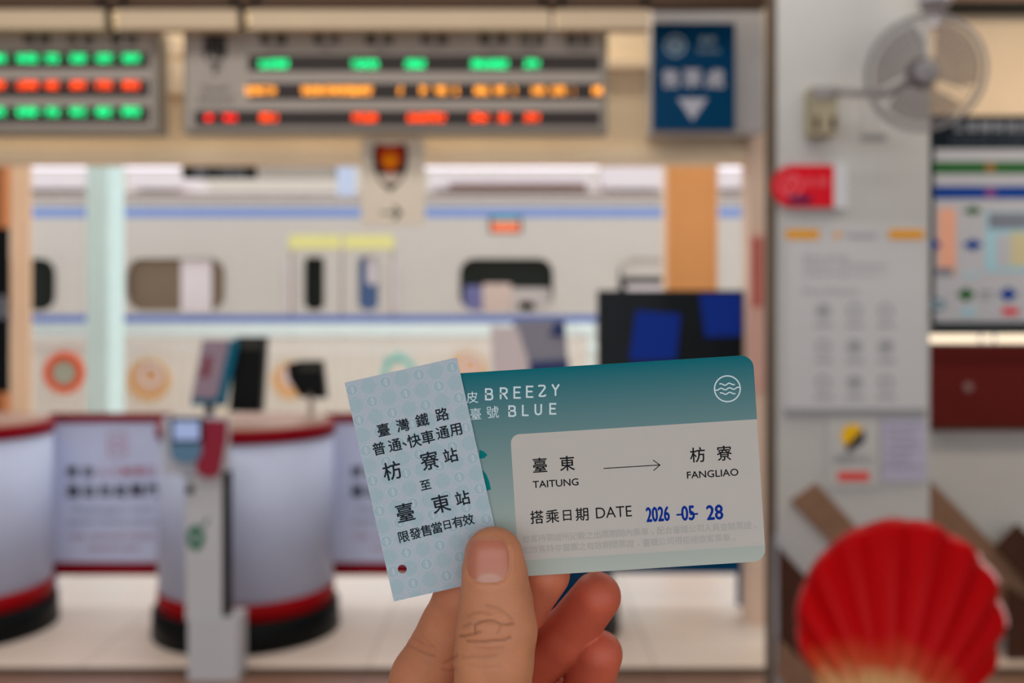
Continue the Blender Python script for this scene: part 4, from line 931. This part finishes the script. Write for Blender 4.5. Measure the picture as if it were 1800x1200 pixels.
palm = [(index[-1], J(830, 1760, 296, 17)), (middle[-1], J(845, 1780, 300, 17)), (ring[-1], J(850, 1780, 306, 17)), (little[-1], J(865, 1790, 312, 15)), (thumb[-1], wrist), (J(962, 1225, 322, 9), J(900, 1560, 318, 16)), (thumb[-2], thumb[-1]), (index[-1], J(850, 1480, 280, 13)), (J(820, 1760, 302, 20), J(820, 2150, 306, 24)), (J(890, 1760, 302, 20), J(890, 2150, 306, 24))]
def chain(X, ch, ys=1.0, kk=1.6):
    d_ = None
    for A_, B_ in zip(ch, ch[1:]):
        q = cone_sdf(X, A_, B_, ys); d_ = q if d_ is None else smin(d_, q, kk)
    return d_
PLN_T, PLN_C = 261.36, 262.58
def sdf(X):
    th = chain(X, thumb, YS); th = np.maximum(th, X[:, 1]-np.where(X[:, 2] > 1419, PLN_T, 400))
    ix = np.maximum(chain(X, index), np.where(X[:, 2] > 1400, PLN_C-X[:, 1], -400))
    mi = np.maximum(chain(X, middle), np.where(X[:, 2] > 1400, PLN_C-X[:, 1], -400))
    ri = chain(X, ring); li = chain(X, little)
    fg = smin(smin(smin(ix, mi, .7), ri, .7), li, .7)
    pm = None
    for A_, B_ in palm:
        q = cone_sdf(X, A_, B_); pm = q if pm is None else smin(pm, q, 8)
    return smin(smin(fg, pm, 7), th, 1.2) if False else smin(smin(fg, pm, 7), smin(th, pm, 9), .8)
def surface_nets(lo, hi, st):
    n = [int((hi[i]-lo[i])/st)+1 for i in range(3)]
    ax_ = [lo[i]+st*np.arange(n[i]) for i in range(3)]
    D = np.empty(n, np.float32)
    for i in range(n[0]):
        g_ = np.stack(np.meshgrid([ax_[0][i]], ax_[1], ax_[2], indexing='ij'), -1).reshape(-1, 3); D[i] = sdf(g_).reshape(n[1], n[2])
    ins = D < 0
    cells = np.zeros([q-1 for q in n], int)
    for dx in (0, 1):
        for dy in (0, 1):
            for dz in (0, 1): cells += ins[dx:n[0]-1+dx, dy:n[1]-1+dy, dz:n[2]-1+dz]
    act = (cells > 0) & (cells < 8); idx = -np.ones(act.shape, int); ii = np.argwhere(act); idx[act] = np.arange(len(ii))
    pos = np.zeros((len(ii), 3)); cnt = np.zeros(len(ii)); cor = [(a_, b_, c_) for a_ in (0, 1) for b_ in (0, 1) for c_ in (0, 1)]
    for a_ in cor:
        for ax2 in range(3):
            if a_[ax2]: continue
            b_ = list(a_); b_[ax2] = 1; b_ = tuple(b_)
            da = D[tuple((ii+a_).T)]; db_ = D[tuple((ii+b_).T)]; cr_ = (da < 0) != (db_ < 0)
            t_ = np.where(cr_, da/np.where(cr_, da-db_, 1), 0); q = np.array(a_)[None]+t_[:, None]*(np.array(b_)-np.array(a_))[None]
            pos[cr_] += q[cr_]; cnt[cr_] += 1
    V = np.array(lo)+st*(ii+pos/cnt[:, None])
    faces = []
    for ax2 in range(3):
        o1, o2 = [(1, 2), (2, 0), (0, 1)][ax2]
        sl0 = [slice(None)]*3; sl1 = [slice(None)]*3; sl0[ax2] = slice(0, -1); sl1[ax2] = slice(1, None)
        e = ins[tuple(sl0)] != ins[tuple(sl1)]; pp = np.argwhere(e); pp = pp[(pp[:, o1] > 0) & (pp[:, o2] > 0) & (pp[:, o1] < n[o1]-1) & (pp[:, o2] < n[o2]-1)]
        u1 = np.zeros(3, int); u1[o1] = 1; u2 = np.zeros(3, int); u2[o2] = 1
        q = np.stack([idx[tuple((pp-u1-u2).T)], idx[tuple((pp-u2).T)], idx[tuple(pp.T)], idx[tuple((pp-u1).T)]], 1)
        fl = ins[tuple(pp.T)]; q[~fl] = q[~fl][:, ::-1]; faces.append(q)
    return V, np.concatenate(faces)
def grad(X, e=.15):
    g_ = np.zeros_like(X)
    for i in range(3):
        d_ = np.zeros(3); d_[i] = e; g_[:, i] = sdf(X+d_)-sdf(X-d_)
    return g_/np.maximum(np.linalg.norm(g_, axis=1, keepdims=True), 1e-9)
V, Fq = surface_nets((-62, 235, 1249), (45, 352, 1456), 0.9)
me = bpy.data.meshes.new('hand'); me.from_pydata((V/1000).tolist(), [], Fq.tolist()); me.update()
ob = bpy.data.objects.new('tmp', me); COL.objects.link(ob)
md = ob.modifiers.new('s', 'SUBSURF'); md.subdivision_type = 'SIMPLE'; md.levels = 1
me2 = bpy.data.meshes.new_from_object(ob.evaluated_get(bpy.context.evaluated_depsgraph_get())); bpy.data.objects.remove(ob)
nv = len(me2.vertices); X = np.empty(nv*3); me2.vertices.foreach_get('co', X); X = X.reshape(-1, 3)*1000.0
for it in range(2):
    g_ = grad(X, .25); X = X-g_*sdf(X)[:, None]*.9
N = grad(X, .5)
pxy = np.stack([900+F*X[:, 0]/X[:, 1], HY+F*(1500-X[:, 2])/X[:, 1]], 1)
front = (X[:, 1] < 259.5) & (pxy[:, 1] < 1290)
def poly_dist(pts):
    d_ = np.full(nv, 1e9)
    for a_, b_ in zip(pts, pts[1:]):
        a_ = np.array(a_, float); b_ = np.array(b_, float); ab = b_-a_; h = np.clip(((pxy-a_)@ab)/(ab@ab), 0, 1); d_ = np.minimum(d_, np.hypot(*(pxy-(a_+h[:, None]*ab)).T))
    return d_
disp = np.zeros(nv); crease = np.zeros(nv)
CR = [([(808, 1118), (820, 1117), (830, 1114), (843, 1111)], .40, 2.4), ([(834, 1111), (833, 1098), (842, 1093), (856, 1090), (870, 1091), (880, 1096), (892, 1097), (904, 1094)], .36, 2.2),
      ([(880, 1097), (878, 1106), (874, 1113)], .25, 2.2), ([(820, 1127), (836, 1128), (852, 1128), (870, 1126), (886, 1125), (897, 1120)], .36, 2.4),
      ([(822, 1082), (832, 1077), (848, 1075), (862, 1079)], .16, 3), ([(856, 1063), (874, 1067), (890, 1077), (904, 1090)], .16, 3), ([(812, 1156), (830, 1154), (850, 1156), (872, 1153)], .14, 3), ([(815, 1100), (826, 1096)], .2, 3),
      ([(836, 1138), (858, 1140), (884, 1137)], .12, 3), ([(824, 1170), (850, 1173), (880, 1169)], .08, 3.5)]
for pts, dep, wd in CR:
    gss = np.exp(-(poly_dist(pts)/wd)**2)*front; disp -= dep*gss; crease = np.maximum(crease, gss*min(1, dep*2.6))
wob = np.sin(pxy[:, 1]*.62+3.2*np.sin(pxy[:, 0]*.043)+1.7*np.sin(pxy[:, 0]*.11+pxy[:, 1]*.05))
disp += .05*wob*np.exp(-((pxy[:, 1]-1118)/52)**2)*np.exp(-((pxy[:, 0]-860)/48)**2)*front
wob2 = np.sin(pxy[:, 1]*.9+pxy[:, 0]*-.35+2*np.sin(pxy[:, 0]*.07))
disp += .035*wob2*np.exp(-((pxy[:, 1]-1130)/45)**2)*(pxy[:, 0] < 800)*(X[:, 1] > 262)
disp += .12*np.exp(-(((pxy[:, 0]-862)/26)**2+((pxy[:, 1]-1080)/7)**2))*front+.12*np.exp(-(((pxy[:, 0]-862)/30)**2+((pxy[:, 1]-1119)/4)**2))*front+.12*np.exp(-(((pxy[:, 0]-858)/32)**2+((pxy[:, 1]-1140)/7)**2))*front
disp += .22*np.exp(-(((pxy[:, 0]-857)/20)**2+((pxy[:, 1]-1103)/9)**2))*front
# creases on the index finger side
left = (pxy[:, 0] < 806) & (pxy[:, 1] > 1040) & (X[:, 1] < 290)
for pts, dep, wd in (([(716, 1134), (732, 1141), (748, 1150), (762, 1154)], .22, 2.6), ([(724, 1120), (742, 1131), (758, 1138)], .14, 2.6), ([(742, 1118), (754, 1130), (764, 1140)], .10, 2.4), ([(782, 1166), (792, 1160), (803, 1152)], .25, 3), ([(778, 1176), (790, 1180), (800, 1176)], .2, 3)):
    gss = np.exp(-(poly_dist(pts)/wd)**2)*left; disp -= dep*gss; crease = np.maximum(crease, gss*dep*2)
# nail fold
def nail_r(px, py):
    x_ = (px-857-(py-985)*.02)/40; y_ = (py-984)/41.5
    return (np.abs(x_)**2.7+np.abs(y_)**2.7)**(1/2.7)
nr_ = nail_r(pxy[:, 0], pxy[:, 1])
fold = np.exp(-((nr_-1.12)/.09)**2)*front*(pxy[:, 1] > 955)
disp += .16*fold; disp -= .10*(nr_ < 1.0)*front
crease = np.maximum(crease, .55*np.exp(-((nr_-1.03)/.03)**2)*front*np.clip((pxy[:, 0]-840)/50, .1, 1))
X2 = X+N*disp[:, None]
me2.vertices.foreach_set('co', (X2/1000).ravel())
# tint: warmer fingertips, darker knuckle creases; shade of the rear fingers painted in
tips = np.zeros(nv)
for q in (index[0], middle[0], ring[0], little[0]): tips = np.maximum(tips, np.exp(-(np.linalg.norm(X-q[0], axis=1)/14)**2))
fingers = np.clip((X[:, 1]-262)/12, 0, 1)*np.clip((pxy[:, 0]-760)/90, .15, 1)
ca_ = me2.color_attributes.new('tint', 'FLOAT_COLOR', 'POINT')
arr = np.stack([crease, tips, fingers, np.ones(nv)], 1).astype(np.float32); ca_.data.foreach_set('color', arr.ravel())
me2.name = 'hand'
hm = bpy.data.materials.new('skin'); hm.use_nodes = True; nt = hm.node_tree; b = nt.nodes['Principled BSDF']
at_ = nd('ShaderNodeAttribute'); at_.attribute_name = 'tint'; sp = nd('ShaderNodeSeparateColor'); nt.links.new(at_.outputs['Color'], sp.inputs[0])
GT = 1.0
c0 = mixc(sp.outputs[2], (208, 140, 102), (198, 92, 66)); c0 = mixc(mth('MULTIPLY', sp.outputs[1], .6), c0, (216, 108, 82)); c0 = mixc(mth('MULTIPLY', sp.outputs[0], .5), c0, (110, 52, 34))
tc = nd('ShaderNodeTexCoord'); n1 = nd('ShaderNodeTexNoise'); n1.inputs['Scale'].default_value = 120; n1.inputs['Detail'].default_value = 5; nt.links.new(tc.outputs['Object'], n1.inputs['Vector'])
mr = nd('ShaderNodeMapRange'); nt.links.new(n1.outputs['Fac'], mr.inputs[0]); mr.inputs[3].default_value = .78; mr.inputs[4].default_value = 1.2
hv = nd('ShaderNodeHueSaturation'); nt.links.new(c0, hv.inputs['Color']); nt.links.new(mr.outputs[0], hv.inputs['Value']); nt.links.new(hv.outputs[0], b.inputs['Base Color'])
vo = nd('ShaderNodeTexVoronoi'); vo.inputs['Scale'].default_value = 1700; nt.links.new(tc.outputs['Object'], vo.inputs['Vector'])
mpn = nd('ShaderNodeMapping'); mpn.inputs['Scale'].default_value = (250, 250, 1400); nt.links.new(tc.outputs['Object'], mpn.inputs['Vector'])
n2 = nd('ShaderNodeTexNoise'); n2.inputs['Scale'].default_value = 1; n2.inputs['Detail'].default_value = 3; nt.links.new(mpn.outputs[0], n2.inputs['Vector'])
hh = mth('ADD', mth('MULTIPLY', vo.outputs['Distance'], .5), n2.outputs['Fac'])
bp = nd('ShaderNodeBump'); bp.inputs['Strength'].default_value = .35; bp.inputs['Distance'].default_value = .00012; nt.links.new(hh, bp.inputs['Height']); nt.links.new(bp.outputs[0], b.inputs['Normal'])
b.inputs['Roughness'].default_value = .5; b.inputs['Specular IOR Level'].default_value = .4; b.inputs['Subsurface Weight'].default_value = .25; b.inputs['Subsurface Radius'].default_value = (.004, .0014, .0007); b.inputs['Subsurface Scale'].default_value = 1.0
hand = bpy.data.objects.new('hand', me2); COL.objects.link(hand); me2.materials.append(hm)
for p_ in me2.polygons: p_.use_smooth = True
tag(hand, 'bare left hand of a person pinching both tickets between thumb and fingers', 'hand')
# thumb nail: a curved plate lying in its bed
rows, NR, NA = [], 14, 56
pts = [];
for i in range(NR+1):
    rr = i/NR
    for j in range(NA):
        a_ = 2*math.pi*j/NA; cx_, sx_ = math.cos(a_), math.sin(a_); q = (abs(cx_)**2.7+abs(sx_)**2.7)**(-1/2.7)
        py_ = 984+41.5*rr*q*sx_; pts.append((857+40*rr*q*cx_+(py_-985)*.02, py_, rr))
pts = np.array(pts); yy = np.full(len(pts), 238.0)
for it in range(40):
    Q = np.stack([(pts[:, 0]-900)/F*yy, yy, 1500+(HY-pts[:, 1])/F*yy], 1); yy += np.clip(sdf(Q), -2, 2)*.8
Q = np.stack([(pts[:, 0]-900)/F*yy, yy, 1500+(HY-pts[:, 1])/F*yy], 1); Nn = grad(Q, .6)
lift = .10*(1-pts[:, 2]**6)-.14*pts[:, 2]**6 + .06*np.clip((970-pts[:, 1])/30, 0, 1)
Q = Q+Nn*lift[:, None]
fs = [(i*NA+j, i*NA+(j+1) % NA, (i+1)*NA+(j+1) % NA, (i+1)*NA+j) for i in range(NR) for j in range(NA)]
nm = bpy.data.meshes.new('nail'); nm.from_pydata((Q/1000).tolist(), [], fs); nm.update()
na = nm.color_attributes.new('tint', 'FLOAT_COLOR', 'POINT')
lun = np.clip(1-np.hypot((pts[:, 0]-860)/31, (pts[:, 1]-1030)/25), 0, 1); lun = np.clip(lun*5, 0, 1); fre = np.clip((952-pts[:, 1])/5, 0, 1)
na.data.foreach_set('color', np.stack([lun, fre, fre*0, fre*0+1], 1).astype(np.float32).ravel())
nl = bpy.data.materials.new('nail'); nl.use_nodes = True; nt = nl.node_tree; b = nt.nodes['Principled BSDF']
at_ = nd('ShaderNodeAttribute'); at_.attribute_name = 'tint'; sp = nd('ShaderNodeSeparateColor'); nt.links.new(at_.outputs['Color'], sp.inputs[0])
c0 = mixc(mth('MULTIPLY', sp.outputs[0], .8), (198, 120, 94), (206, 154, 134)); c0 = mixc(mth('MULTIPLY', sp.outputs[1], .6), c0, (214, 150, 116)); nt.links.new(c0, b.inputs['Base Color'])
b.inputs['Roughness'].default_value = .32; b.inputs['Coat Weight'].default_value = .3; b.inputs['Coat Roughness'].default_value = .15; b.inputs['Subsurface Weight'].default_value = .3; b.inputs['Subsurface Radius'].default_value = (.002, .001, .0006); b.inputs['Subsurface Scale'].default_value = 1
no = link('nail', nm, nl, hand); no['label'] = 'pink thumb nail'
for p_ in nm.polygons: p_.use_smooth = True
